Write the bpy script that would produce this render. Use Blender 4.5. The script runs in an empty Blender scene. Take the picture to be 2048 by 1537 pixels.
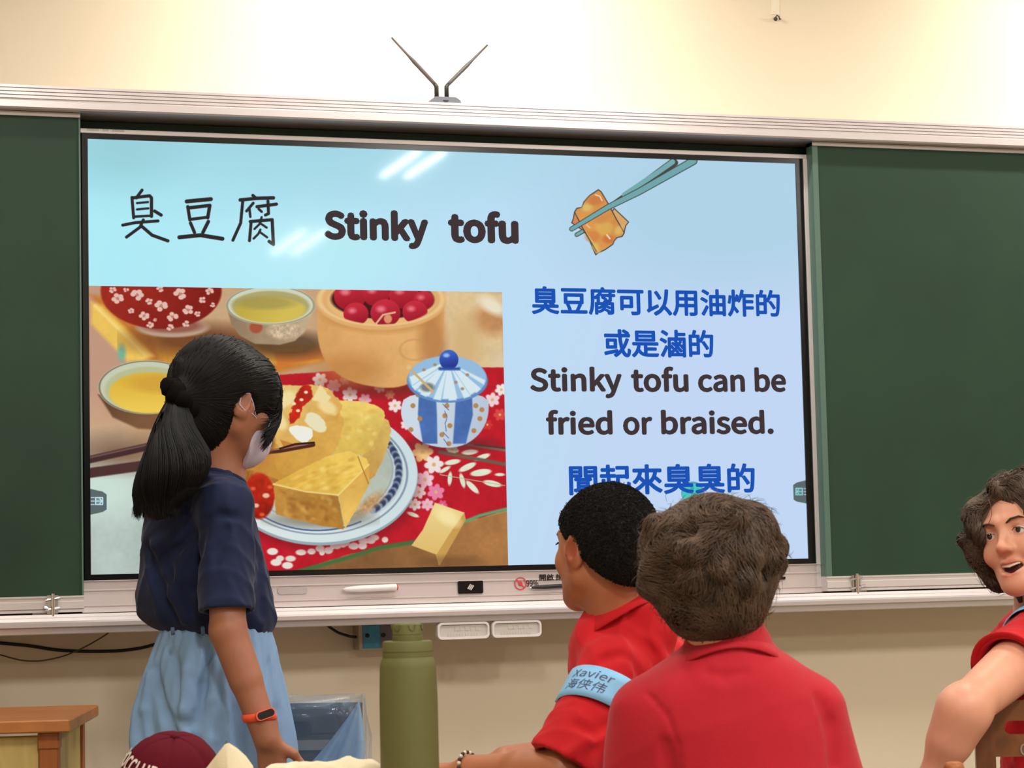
import bpy, math, random
import numpy as np
import openvdb as vdb
from mathutils import Vector, Matrix
random.seed(7); rng = np.random.default_rng(7)
SC = bpy.context.scene
COL = SC.collection

# ------------------------------------------------------------------ camera
F = 4500.0                       # focal length in pixels of a 2048 px wide frame
CR = np.array([.95352, -.30047, -.02289])      # camera right / down / forward in the room
CD = np.array([.00274, .0846, -.99641])
CF = np.array([.30133, .95003, .08149])
CP = np.array([-1.616, -5.504, 1.16])
cam = bpy.data.objects.new('camera', bpy.data.cameras.new('camera')); COL.objects.link(cam)
cam.data.sensor_width = 36; cam.data.lens = F/2048*36
cam.data.clip_start = .05; cam.data.clip_end = 60
M = Matrix.Identity(4)
for i in range(3):
    M[i][0] = CR[i]; M[i][1] = -CD[i]; M[i][2] = -CF[i]; M[i][3] = CP[i]
cam.matrix_world = M
cam.data.dof.use_dof = True; cam.data.dof.focus_distance = 5.2; cam.data.dof.aperture_fstop = 11
SC.camera = cam
# ------------------------------------------------------------------ world, exposure
w = bpy.data.worlds.new('world'); SC.world = w; w.use_nodes = True
w.node_tree.nodes['Background'].inputs[0].default_value = (1, .97, .92, 1)
w.node_tree.nodes['Background'].inputs[1].default_value = .3
SC.view_settings.view_transform = 'Standard'; SC.view_settings.look = 'None'
SC.view_settings.exposure = 0; SC.view_settings.gamma = 1; SC.view_settings.use_curve_mapping = False
LAMP_W = 14.0          # ceiling lamp power (each, W)
BOARD_W = 15.0         # board lamp power
TUBE_E = 6.0          # radiance of a tube

# ------------------------------------------------------------------ geometry helpers
RH = np.array([CR[0], CR[1], 0]); RH /= np.linalg.norm(RH)
FH = np.array([-RH[1], RH[0], 0]); UP = np.array([0, 0, 1.])
def at(u, v, Y):
    d = CF + (u-1024)/F*CR + (v-768.5)/F*CD
    return CP + d*((Y-CP[1])/d[1])
def pt(u, v, D):
    return CP + D*(CF + (u-1024)/F*CR + (v-768.5)/F*CD)
def proj(P):
    q = np.asarray(P)-CP
    z = q@CF
    return 1024+F*(q@CR)/z, 768.5+F*(q@CD)/z
def lin(c):
    c = np.array(c, float)/255
    return np.where(c <= .04045, c/12.92, ((c+.055)/1.055)**2.4)
def tag(o, label=None, cat=None, group=None, kind=None):
    if label: o['label'] = label
    if cat: o['category'] = cat
    if group: o['group'] = group
    if kind: o['kind'] = kind
    return o
def empty(name, loc, label=None, cat=None, group=None):
    o = bpy.data.objects.new(name, None); COL.objects.link(o); o.location = tuple(loc)
    o.empty_display_size = .05
    return tag(o, label, cat, group)
def wloc(o):
    p = np.zeros(3)
    while o is not None:
        p = p+np.array(o.location); o = o.parent
    return p
def obj(name, V, Fc, mat, parent=None, smooth=False, loc=None):
    """V in world coordinates"""
    V = np.asarray(V, float)
    base = wloc(parent) if parent is not None else np.zeros(3)
    if loc is None:
        loc = base if parent is not None else (V.min(0)+V.max(0))/2*np.array([1, 1, 0])+np.array([0, 0, V[:, 2].min()])
    loc = np.asarray(loc, float)
    me = bpy.data.meshes.new(name)
    me.from_pydata((V-loc).tolist(), [], [tuple(f) for f in Fc] if not isinstance(Fc, np.ndarray) else Fc.tolist())
    me.materials.append(mat)
    if smooth: me.polygons.foreach_set('use_smooth', [True]*len(me.polygons))
    me.update()
    o = bpy.data.objects.new(name, me); COL.objects.link(o)
    if parent is not None: o.parent = parent
    o.location = tuple(loc-base)
    return o
class MB:
    def __init__(s): s.V = []; s.F = []; s.n = 0
    def add(s, V, Fc):
        V = np.asarray(V, float); s.V.append(V); s.F += [tuple(int(i)+s.n for i in f) for f in Fc]; s.n += len(V); return s
    def box(s, lo, hi, R=None, c=None, bev=0.0):
        lo = np.array(lo, float); hi = np.array(hi, float)
        if bev <= 0:
            V = [[(lo, hi)[i][0], (lo, hi)[j][1], (lo, hi)[k][2]] for i in (0, 1) for j in (0, 1) for k in (0, 1)]
            Fc = [(0, 1, 3, 2), (4, 6, 7, 5), (0, 4, 5, 1), (2, 3, 7, 6), (0, 2, 6, 4), (1, 5, 7, 3)]
        else:
            V = []; idx = {}
            for i in (0, 1):
                for j in (0, 1):
                    for k in (0, 1):
                        for a in range(3):
                            p = [(lo, hi)[i][0], (lo, hi)[j][1], (lo, hi)[k][2]]
                            for b, q in enumerate((i, j, k)):
                                if b != a: p[b] += bev*(1 if q == 0 else -1)
                            idx[(i, j, k, a)] = len(V); V.append(p)
            Fc = []
            for a in range(3):
                b, c2 = (a+1) % 3, (a+2) % 3
                for s_ in (0, 1):
                    f = []
                    for (x, y) in ((0, 0), (1, 0), (1, 1), (0, 1)):
                        t = [0, 0, 0]; t[a] = s_; t[b] = x; t[c2] = y
                        f.append(idx[(*t, a)])
                    Fc.append(f if s_ else f[::-1])
                for x in (0, 1):
                    for y in (0, 1):
                        t0 = [0, 0, 0]; t0[b] = x; t0[c2] = y; t0[a] = 0
                        t1 = list(t0); t1[a] = 1
                        f = [idx[(*t0, b)], idx[(*t1, b)], idx[(*t1, c2)], idx[(*t0, c2)]]
                        Fc.append(f if (x == y) else f[::-1])
            for i in (0, 1):
                for j in (0, 1):
                    for k in (0, 1):
                        f = [idx[(i, j, k, 0)], idx[(i, j, k, 1)], idx[(i, j, k, 2)]]
                        Fc.append(f if (i+j+k) % 2 else f[::-1])
        V = np.array(V, float)
        if R is not None: V = V@np.asarray(R).T
        if c is not None: V = V+np.asarray(c)
        return s.add(V, Fc)
    def tube(s, P, r, n=10, caps=True, squash=None):
        P = np.asarray(P, float); r = np.broadcast_to(r, (len(P),))
        T = np.gradient(P, axis=0); T /= np.linalg.norm(T, axis=1)[:, None]+1e-9
        ref = np.array([0, 0, 1.]) if abs(T[0][2]) < .9 else np.array([1., 0, 0])
        V = []
        a = np.cross(T[0], ref); a /= np.linalg.norm(a)
        for i in range(len(P)):
            a = a-T[i]*(a@T[i]); a /= np.linalg.norm(a); b = np.cross(T[i], a)
            for k in range(n):
                t = 2*math.pi*k/n
                V.append(P[i]+r[i]*(a*math.cos(t)+b*math.sin(t)*(squash or 1)))
        Fc = [(i*n+k, i*n+(k+1) % n, (i+1)*n+(k+1) % n, (i+1)*n+k) for i in range(len(P)-1) for k in range(n)]
        if caps: Fc += [tuple(range(n))[::-1], tuple((len(P)-1)*n+k for k in range(n))]
        return s.add(V, Fc)
    def lathe(s, prof, c=(0, 0, 0), n=40, axis=(0, 0, 1), cap=True):
        ax = np.array(axis, float); ax /= np.linalg.norm(ax)
        ref = np.array([1., 0, 0]) if abs(ax[0]) < .9 else np.array([0, 1., 0])
        a = np.cross(ax, ref); a /= np.linalg.norm(a); b = np.cross(ax, a)
        V = [np.array(c)+ax*z+r*(a*math.cos(2*math.pi*k/n)+b*math.sin(2*math.pi*k/n)) for (r, z) in prof for k in range(n)]
        Fc = [(i*n+k, i*n+(k+1) % n, (i+1)*n+(k+1) % n, (i+1)*n+k) for i in range(len(prof)-1) for k in range(n)]
        if cap: Fc += [tuple(range(n))[::-1], tuple((len(prof)-1)*n+k for k in range(n))]
        return s.add(V, Fc)
    def prism(s, pts, axis_vec):
        """closed polygon pts (3d) extruded by axis_vec"""
        P = np.asarray(pts, float); n = len(P); Q = P+np.asarray(axis_vec, float)
        Fc = [tuple(range(n))[::-1], tuple(range(n, 2*n))]+[(i, (i+1) % n, n+(i+1) % n, n+i) for i in range(n)]
        return s.add(np.r_[P, Q], Fc)
    def build(s, name, mat, parent=None, smooth=False, loc=None, auto=None):
        o = obj(name, np.concatenate(s.V), s.F, mat, parent, smooth, loc)
        if auto:
            o.data.polygons.foreach_set('use_smooth', [True]*len(o.data.polygons))
            m = o.modifiers.new('es', 'EDGE_SPLIT'); m.split_angle = math.radians(auto)
        return o
def rrect(cx, cz, w, h, r, n=5):
    P = []
    for (sx, sz, a0) in ((1, 1, 0), (-1, 1, 90), (-1, -1, 180), (1, -1, 270)):
        for k in range(n+1):
            a = math.radians(a0+90*k/n)
            P.append((cx+sx*(w/2-r)+r*math.cos(a), cz+sz*(h/2-r)+r*math.sin(a)))
    return P
def rot(axis, deg):
    return np.array(Matrix.Rotation(math.radians(deg), 3, Vector(axis)))

# ------------------------------------------------------------------ materials
def mat(name, c, rough=.5, metal=0, bump=0, bscale=200, var=0, vscale=5, spec=.5, sheen=0, coat=0, emit=None, trans=0, alpha=1, sss=0, wood=None, ior=1.45, vc=False):
    m = bpy.data.materials.new(name); m.use_nodes = True
    N = m.node_tree.nodes; L = m.node_tree.links; b = N['Principled BSDF']
    col = lin(c)
    b.inputs['Base Color'].default_value = (*col, 1)
    b.inputs['Roughness'].default_value = rough; b.inputs['Metallic'].default_value = metal
    b.inputs['Specular IOR Level'].default_value = spec; b.inputs['IOR'].default_value = ior
    b.inputs['Coat Weight'].default_value = coat; b.inputs['Coat Roughness'].default_value = .08
    if sheen: b.inputs['Sheen Weight'].default_value = sheen; b.inputs['Sheen Roughness'].default_value = .4
    if trans: b.inputs['Transmission Weight'].default_value = trans
    b.inputs['Alpha'].default_value = alpha
    if sss:
        b.inputs['Subsurface Weight'].default_value = sss; b.inputs['Subsurface Radius'].default_value = (.01, .004, .002)
    if emit is not None:
        b.inputs['Emission Color'].default_value = (*lin(emit[0]), 1); b.inputs['Emission Strength'].default_value = emit[1]
    tc = N.new('ShaderNodeTexCoord'); src = None
    if var or wood:
        if wood:
            mp = N.new('ShaderNodeMapping'); mp.inputs['Scale'].default_value = wood; L.new(tc.outputs['Object'], mp.inputs[0])
            nz = N.new('ShaderNodeTexNoise'); nz.inputs['Scale'].default_value = 6; nz.inputs['Detail'].default_value = 8
            nz.inputs['Distortion'].default_value = 1.2; L.new(mp.outputs[0], nz.inputs[0])
            var = var or .25
        else:
            nz = N.new('ShaderNodeTexNoise'); nz.inputs['Scale'].default_value = vscale; nz.inputs['Detail'].default_value = 5
            L.new(tc.outputs['Object'], nz.inputs[0])
        r = N.new('ShaderNodeMapRange'); r.inputs[1].default_value = .3; r.inputs[2].default_value = .7
        r.inputs[3].default_value = 1-var; r.inputs[4].default_value = 1+var; L.new(nz.outputs[0], r.inputs[0])
        mx = N.new('ShaderNodeVectorMath'); mx.operation = 'SCALE'; mx.inputs[0].default_value = tuple(col)
        L.new(r.outputs[0], mx.inputs['Scale']); src = mx.outputs[0]
    if vc:
        a = N.new('ShaderNodeAttribute'); a.attribute_name = 'tint'
        v = N.new('ShaderNodeVectorMath'); v.operation = 'MULTIPLY'
        if src: L.new(src, v.inputs[0])
        else: v.inputs[0].default_value = tuple(col)
        L.new(a.outputs['Color'], v.inputs[1]); src = v.outputs[0]
    if src: L.new(src, b.inputs['Base Color'])
    if bump:
        n2 = N.new('ShaderNodeTexNoise'); n2.inputs['Scale'].default_value = bscale; n2.inputs['Detail'].default_value = 3
        L.new(tc.outputs['Object'], n2.inputs[0])
        bp = N.new('ShaderNodeBump'); bp.inputs['Strength'].default_value = bump; bp.inputs['Distance'].default_value = .004
        L.new(n2.outputs[0], bp.inputs['Height']); L.new(bp.outputs[0], b.inputs['Normal'])
    return m
M_wall = mat('wall_paint', (229, 215, 190), .8, bump=.08, bscale=60, var=.02, vscale=1.5)
M_ceil = mat('ceiling_paint', (240, 238, 230), .9)
M_floor = mat('floor_terrazzo', (150, 140, 125), .35, var=.12, vscale=60)
M_board = mat('chalkboard_green', (38, 63, 47), .55, bump=.05, bscale=900, var=.10, vscale=4, spec=.3)
M_boarddark = mat('chalkboard_dark', (30, 60, 44), .55, var=.08, vscale=4)
M_bedge = mat('board_edge_green', (84, 112, 98), .4)
M_alu = mat('brushed_aluminium', (206, 197, 197), .36, metal=.5)
M_alu2 = mat('satin_aluminium', (210, 202, 200), .4, metal=.3)
M_chin = mat('silver_panel', (196, 184, 182), .42, metal=.25)
M_gap = mat('dark_gap', (48, 36, 50), .7)
M_black = mat('black_bezel', (12, 12, 14), .22)
M_blackm = mat('black_plastic', (28, 28, 31), .45)
M_steel = mat('bright_steel', (215, 212, 212), .22, metal=1)
M_grayp = mat('grey_router_plastic', (88, 90, 98), .5)
M_ant = mat('antenna_rubber', (74, 66, 66), .5)
M_whitep = mat('white_plastic', (232, 226, 224), .35)
M_offw = mat('warm_white_plastic', (208, 200, 194), .4)
M_red = mat('red_plastic', (214, 60, 70), .4)
M_skinA = mat('tan_skin', (176, 112, 78), .48, sss=.12, var=.05, vscale=30, vc=True)
M_skinG = mat('light_brown_skin', (160, 104, 78), .48, sss=.12, var=.04, vscale=30, vc=True)
M_skinC = mat('fair_skin', (216, 154, 126), .45, sss=.12, var=.05, vscale=25, vc=True)
M_redA = mat('red_polo_knit', (196, 10, 24), .85, bump=.25, bscale=700, sheen=.08, var=.05, vscale=8)
M_redB = mat('rose_red_polo_knit', (180, 18, 36), .85, bump=.25, bscale=700, sheen=.12, var=.05, vscale=8)
M_navy = mat('navy_jersey', (11, 25, 62), .85, bump=.1, bscale=700, sheen=.1, var=.08, vscale=8)
M_denim = mat('light_blue_chambray', (132, 166, 206), .85, bump=.2, bscale=500, var=.10, vscale=9)
M_dark = mat('dark_trousers', (40, 44, 58), .9)
M_shoe = mat('white_trainer', (210, 208, 204), .6)
M_hairK = mat('black_hair', (15, 13, 13), .55, spec=.3, var=.3, vscale=40)
M_hairA = mat('cropped_black_hair', (24, 21, 19), .75, spec=.3, var=.3, vscale=60)
M_hairB = mat('brown_hair', (82, 62, 46), .5, spec=.45, var=.4, vscale=28)
M_hairC = mat('wavy_brown_hair', (84, 66, 52), .5, spec=.45, var=.35, vscale=30)
M_mask = mat('lilac_mask', (206, 196, 214), .8)
M_band = mat('orange_silicone', (232, 84, 50), .45)
M_arm = mat('light_blue_armband', (138, 196, 238), .6)
M_olive = mat('olive_powder_coat', (98, 96, 52), .6, bump=.15, bscale=1500, var=.03, vscale=60)
M_bag = mat('cream_canvas', (238, 224, 190), .9, bump=.3, bscale=600)
M_cap = mat('maroon_twill', (92, 14, 30), .9, bump=.3, bscale=900, spec=.2)
M_capw = mat('white_embroidery', (232, 214, 208), .8)
M_wood = mat('orange_brown_wood', (176, 112, 60), .4, wood=(.6, 6, 6), var=.18)
M_woodp = mat('wood_post', (160, 92, 44), .45, wood=(6, 6, .6), var=.2)
M_ply = mat('yellow_plywood', (200, 176, 108), .55, wood=(6, 1, .7), var=.1)
M_chair = mat('dark_chair_wood', (122, 74, 40), .38, wood=(.8, 5, 3), var=.3, coat=.3)
M_chairp = mat('dark_chair_post_wood', (112, 66, 36), .4, wood=(5, 5, .6), var=.3, coat=.3)
M_desk = mat('desk_laminate', (196, 168, 128), .4, wood=(.6, 5, 5), var=.08)
M_cable = mat('black_cable', (24, 20, 20), .5)
M_cable2 = mat('thin_grey_cable', (92, 76, 62), .6)
M_bin = mat('charcoal_bin', (50, 48, 50), .5)
M_binl = mat('grey_bin_handle', (120, 118, 118), .5)
M_blue = mat('blue_plate_film', (66, 148, 188), .4, var=.12, vscale=60)
M_box = mat('socket_box_metal', (170, 160, 140), .4, metal=.4)
M_tube = mat('lamp_tube', (255, 250, 240), .4, emit=((255, 248, 236), TUBE_E))
M_lampb = mat('lamp_housing', (225, 225, 222), .5)
M_eye = mat('eye_white', (214, 204, 198), .2, coat=.5)
M_iris = mat('dark_iris', (40, 24, 18), .15, coat=1)
M_lip = mat('lip', (170, 88, 78), .45)
M_teeth = mat('teeth', (226, 214, 200), .3, coat=.3)
M_mouth = mat('mouth_inside', (60, 16, 16), .6)
M_brow = mat('dark_brow', (74, 50, 40), .8)
M_bead = mat('pearly_bead', (222, 212, 196), .25, coat=.6)
M_beadd = mat('dark_bead', (70, 50, 44), .3)
M_ink = mat('armband_ink', (84, 84, 120), .7)
M_film = mat('blue_bin_liner', (150, 186, 226), .25, alpha=.17, coat=.8, bump=.8, bscale=25)
M_film2 = mat('gathered_liner', (150, 188, 228), .3, alpha=.62, coat=.5, bump=.8, bscale=30)
# ================================================================== SETTING
XL, XR, YB, YW, ZT = -3.6, 4.6, -9.0, .14, 3.02
def struct(name, mb, m): return tag(mb.build(name, m), kind='structure')
struct('wall_front', MB().box((XL-.1, YW, 0), (XR+.1, YW+.12, ZT)), M_wall)
struct('wall_left', MB().box((XL-.12, YB, 0), (XL, YW, ZT)), M_wall)
struct('wall_right', MB().box((XR, YB, 0), (XR+.12, YW, ZT)), M_wall)
struct('wall_back', MB().box((XL-.1, YB-.12, 0), (XR+.1, YB, ZT)), M_wall)
struct('floor', MB().box((XL-.1, YB-.1, -.1), (XR+.1, YW+.12, 0)), M_floor)
struct('ceiling', MB().box((XL-.12, YB-.12, ZT), (XR+.12, YW+.12, ZT+.1)), M_ceil)
for nm, lo, hi in (('baseboard_front', (XL, YW-.015, 0), (XR, YW, .1)), ('baseboard_left', (XL, YB, 0), (XL+.015, YW-.015, .1)), ('baseboard_right', (XR-.015, YB, 0), (XR, YW-.015, .1))):
    struct(nm, MB().box(lo, hi, bev=.003), mat('baseboard_paint', (120, 105, 88), .6))
# ceiling lamps (twin tubes running towards the board)
def area(name, parent, loc, sx, sy, power, rotx=0, col=(1, .96, .90)):
    l = bpy.data.lights.new(name, 'AREA'); l.shape = 'RECTANGLE'; l.size = sx; l.size_y = sy; l.energy = power; l.color = col
    o = bpy.data.objects.new(name, l); COL.objects.link(o); o.parent = parent; o.location = loc; o.rotation_euler = (rotx, 0, 0); return o
where = {-1.15: 'left row', .88: 'middle row', 2.9: 'right row'}
for x in (-1.15, .88, 2.9):
    for y, ln, pos in ((-1.40, .64, 'nearest the board'), (-3.70, .64, 'second from the board'), (-6.03, .84, 'farthest from the board')):
        if x > 2 and y < -6: continue
        e = empty('ceiling_light', (x, y, 2.95), 'white twin tube ceiling lamp in the %s, %s' % (where[x], pos), 'lamp', 'twin tube lamps on the ceiling')
        MB().box((x-.11, y-ln/2-.03, 2.95), (x+.11, y+ln/2+.03, ZT-.001), bev=.008).build('housing', M_lampb, e)
        for dx in (-.055, .055):
            MB().tube([(x+dx, y-ln/2, 2.91), (x+dx, y+ln/2, 2.91)], .013, 10).build('lamp_tube', M_tube, e, True)
            for s in (-1, 1): MB().box((x+dx-.012, y+s*(ln/2+.01)-.012, 2.895), (x+dx+.012, y+s*(ln/2+.01)+.012, 2.952)).build('tube_holder', M_lampb, e)
        for dx in (-.055, .055): area('lamp_light', e, (dx, 0, -.056), .024, ln, LAMP_W*(.55 if y > -2 else 1.5))
for x0, lab in ((-.05, 'white board lamp on the ceiling above the display'), (2.15, 'white board lamp on the ceiling above the right chalkboard')):
    e = empty('board_light', (x0, -.42, 2.95), lab, 'lamp', 'board lamps')
    MB().box((x0-.5, -.47, 2.95), (x0+.5, -.37, ZT-.001), bev=.008).build('housing', M_lampb, e)
    MB().tube([(x0-.46, -.42, 2.925), (x0+.46, -.42, 2.925)], .013, 10).build('lamp_tube', M_tube, e, True)
    area('lamp_light', e, (0, .0, -.045), .85, .05, BOARD_W, math.radians(28))

# ------------------------------------------------------------------ chalkboard system
YD = 0.0        # display face
cb = empty('chalkboard_frame', (0, YW, 1.03), 'long silver aluminium board frame with grooved top rail and tray', 'board')
def rail(name, z0, prof, m, x0=-1.95, x1=2.95, parent=cb, auto=30):
    """profile [(y,z)] extruded in x"""
    P = [(x0, y, z) for y, z in prof]
    return MB().prism(P, (x1-x0, 0, 0)).build(name, m, parent)
# top rail, stepped with grooves
pr = [(.138, 2.349), (.02, 2.349)]
z = 2.349
for k in range(4):
    pr += [(-.055-.004*k, z), (-.055-.004*k, z-.006), (-.050-.004*k, z-.007), (-.050-.004*k, z-.0095)]
    z -= .0095
pr += [(-.074, z), (-.078, z-.004), (-.078, 2.291), (-.074, 2.287), (-.05, 2.287), (-.05, 2.2895), (.138, 2.2895)]
rail('top_rail', 0, pr, M_alu)
# fixed dark green backing above the display
MB().box((-1.9, .045, 1.08), (2.9, .06, 2.285)).build('back_board', M_boarddark, cb)
# tray
pr = [(.138, 1.072), (-.035, 1.074), (-.037, 1.0745), (-.06, 1.0745), (-.062, 1.068), (-.075, 1.066), (-.077, 1.059), (-.094, 1.059), (-.1, 1.055), (-.1, 1.046), (-.097, 1.0435), (-.094, 1.0435), (-.092, 1.030), (-.088, 1.028), (.138, 1.028)]
rail('chalk_tray', 0, pr, M_alu)
# sliding chalkboards
def board(x0, x1, lab, latch_px, side):
    e = empty('sliding_chalkboard', ((x0+x1)/2, -.03, 1.078), lab, 'chalkboard', 'green sliding chalkboards')
    MB().box((x0, -.040, 1.118), (x1, -.008, 2.280)).build('writing_surface', M_board, e)
    ex = (x0-.016, x0) if side > 0 else (x1, x1+.004)
    MB().box((ex[0], -.043, 1.118), (ex[1], -.006, 2.286)).build('edge_strip', M_bedge, e)
    a, b = (x0-.016, x1) if side > 0 else (x0, x1+.004)
    pr = [(-.006, 1.118), (-.046, 1.118), (-.046, 1.114), (-.043, 1.112), (-.043, 1.106), (-.047, 1.104), (-.047, 1.088), (-.043, 1.086), (-.047, 1.084), (-.047, 1.079), (-.006, 1.079)]
    MB().prism([(a, y, z) for y, z in pr], (b-a, 0, 0)).build('bottom_rail', M_alu2, e)
    for q in np.linspace(a+.1, b-.1, 4): MB().box((q-.02, -.035, 1.0748), (q+.02, -.02, 1.0795)).build('slide_foot', M_alu2, e)
    MB().prism([(a, y, z) for y, z in [(-.006, 2.276), (-.045, 2.276), (-.045, 2.2865), (-.006, 2.2865)]], (b-a, 0, 0)).build('top_rail', M_alu2, e)
    lx = at(latch_px, 1190, -.05)[0]
    l = MB(); l.box((lx-.011, -.052, 1.078), (lx-.006, -.047, 1.120)); l.box((lx+.006, -.052, 1.078), (lx+.011, -.047, 1.120)); l.box((lx-.013, -.0495, 1.076), (lx+.013, -.047, 1.12))
    lo = l.build('latch', M_steel, e)
    l = MB(); l.tube([(lx, -.057, 1.070), (lx, -.057, 1.124)], .0045, 12)
    for zz in (1.088, 1.111): l.tube([(lx-.017, -.055, zz-.003), (lx+.017, -.055, zz+.002)], .0028, 8)
    l.tube([(lx+.012*side, -.056, 1.090), (lx+.022*side, -.062, 1.092)], .004, 8)
    l.build('bolt', M_steel, lo, auto=40)
    return e
board(-1.94, -.974, 'green sliding chalkboard to the left of the display', 105, -1)
board(.995, 2.94, 'green sliding chalkboard to the right of the display', 1713, 1)

# ------------------------------------------------------------------ display
dp = empty('interactive_display', (0, .02, 1.075), 'large black-framed interactive touch display showing a food slide', 'screen')
W2 = .9475; ZB, ZTP = 1.167, 2.233
def bar(name, lo, hi, m, p=dp, bev=.001): return MB().box(lo, hi, bev=bev).build(name, m, p)
SY = .001       # screen surface
bar('rear_casing', (-.962, .006, 1.085), (.975, .044, 2.255), M_blackm)
# black bezel as a ring
def ring(name, xo0, xo1, zo0, zo1, xi0, xi1, zi0, zi1, y0, y1, m, p):
    mb = MB()
    mb.box((xo0, y0, zo0), (xi0, y1, zo1)); mb.box((xi1, y0, zo0), (xo1, y1, zo1))
    mb.box((xi0, y0, zo0), (xi1, y1, zi0)); mb.box((xi0, y0, zi1), (xi1, y1, zo1))
    return mb.build(name, m, p)
ring('bezel', -.962, .968, 1.153, 2.246, -W2, W2, ZB, ZTP, -.003, .006, M_black, dp)
bar('top_frame_strip', (-.966, -.006, 2.2465), (.985, .02, 2.258), M_alu2)
bar('right_frame_strip', (.9685, -.008, 1.083), (.982, .02, 2.2465), M_alu2)
MB().box((-.966, -.01, 1.151), (.985, -.003, 1.1528)).build('lower_lip', M_alu2, dp)
ch = MB()
ch.prism([(-.97, y, z) for y, z in [(.006, 1.1525), (-.006, 1.1525), (-.006, 1.131), (-.0085, 1.130), (-.0085, 1.1275), (-.006, 1.1265), (-.008, 1.094), (-.0105, 1.093), (-.0105, 1.0905), (-.008, 1.0895), (-.010, 1.076), (.006, 1.076)]], (1.955, 0, 0))
chin = ch.build('chin_panel', M_chin, dp)
p = at(941, 1175, -.01)
MB().prism([(x, -.0085, z) for x, z in rrect(p[0], p[2], .066, .032, .003)], (0, -.003, 0)).build('infrared_window', M_black, chin)
q = MB()
for k in range(3):
    a = rot((0, 1, 0), -55); q.box((-.007, -.0004, -.0014), (.007, 0, .0014), R=a, c=(p[0]+.004*(k-1), -.0117, p[2]+.003*(k-1)*-.5))
q.build('painted_reflection', M_offw, chin)  # pale slanted bars painted on as a small reflection in the window
p = at(1560, 1157, -.01)
MB().box((p[0]-.008, -.0115, p[2]-.0035), (p[0]+.016, -.008, p[2]+.0035), bev=.001).build('indicator_window', M_black, chin)
MB().lathe([(.0035, 0), (.0035, .001)], (p[0]-.004, -.0116, p[2]), 12, (0, -1, 0)).build('status_light', mat('blue_led', (30, 10, 240), .3, emit=((70, 40, 255), 3)), chin)
p0 = at(585, 1182, -.009)
MB().prism([(x, -.0079, z) for x, z in rrect(p0[0], p0[2], .075, .018, .008)], (0, -.0012, 0)).build('oval_badge', mat('grey_badge', (178, 168, 168), .5), chin)
# sticker: red no-touch roundel with text
try:
    import os
    CJK = bpy.data.fonts.load(os.path.join(bpy.utils.system_resource('DATAFILES', path='fonts'), 'Noto Sans CJK Regular.woff2'))
except Exception:
    CJK = None       # the built-in font falls back to the same glyphs
def text_mesh(s, bold=0.0, size=1.0):
    if bold:      # thicken dense glyphs by laying shifted copies over each other
        V0, F0 = text_mesh(s, 0.0); V = []; Fc = []
        for k in range(9):
            a = k*math.pi/4; d = (0, 0) if k == 8 else (bold*math.cos(a), bold*math.sin(a)); b_ = len(V)*len(V0)
            V.append(V0+np.array(d)); Fc += [tuple(i+b_ for i in f) for f in F0]
        return np.concatenate(V), Fc
    cu = bpy.data.curves.new('t', 'FONT'); cu.body = s; cu.offset = bold; cu.resolution_u = 4
    if CJK: cu.font = CJK
    o = bpy.data.objects.new('t', cu); COL.objects.link(o); bpy.context.view_layer.update()
    me = bpy.data.meshes.new_from_object(o.evaluated_get(bpy.context.evaluated_depsgraph_get()))
    V = np.array([v.co[:] for v in me.vertices]); Fc = [tuple(p.vertices) for p in me.polygons]
    bpy.data.objects.remove(o); bpy.data.curves.remove(cu); bpy.data.meshes.remove(me)
    return V[:, :2], Fc
def text_fit(name, s, x0, x1, z0, z1, y, m, parent, bold=0.0, shear=0):
    V, Fc = text_mesh(s, bold)
    lo, hi = V.min(0), V.max(0); t = (V-lo)/(hi-lo)
    P = np.c_[x0+(x1-x0)*t[:, 0]+shear*(t[:, 1]-.5)*(z1-z0), np.full(len(t), y), z0+(z1-z0)*t[:, 1]]
    return obj(name, P, Fc, m, parent)
M_stR = mat('sticker_red', (206, 62, 72), .5); M_stK = mat('sticker_black', (60, 52, 60), .5)
p = at(1041, 1168, -.009); r0 = .0165
q = MB()
n = 36
V = []; Fc = []
for k in range(n):
    a = 2*math.pi*k/n
    for r in (r0, r0-.003): V.append((p[0]+r*math.cos(a), -.0093, p[2]+r*math.sin(a)))
for k in range(n): Fc.append((2*k, 2*k+1, (2*k+3) % (2*n), (2*k+2) % (2*n)))
q.add(V, Fc); q.box((-r0, -.0003, -.0015), (r0, 0, .0015), R=rot((0, 1, 0), 45), c=(p[0], -.0093, p[2]))
q.lathe([(.006, 0), (.006, .0004)], (p[0], -.0088, p[2]), 12, (0, -1, 0))
st = q.build('prohibition_sticker', M_stR, chin)
a, b = at(1053, 1174, -.009), at(1070, 1161, -.009)
text_fit('sticker_text', '99%', a[0], a[0]+.032, a[2], b[2], -.0093, M_stR, st, .004)
a, b = at(1079, 1162, -.009), at(1126, 1148, -.009)
text_fit('sticker_text', '開啟 請手', a[0], b[0]+.02, a[2], b[2], -.0093, M_stK, st, .006)
a = at(178, 259, -.007)
text_fit('frame_marking', 'ıııı·ıı·ıııı', a[0]-.005, a[0]+.085, a[2]-.003, a[2]+.003, -.0064, M_stK, dp, .0)

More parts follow.
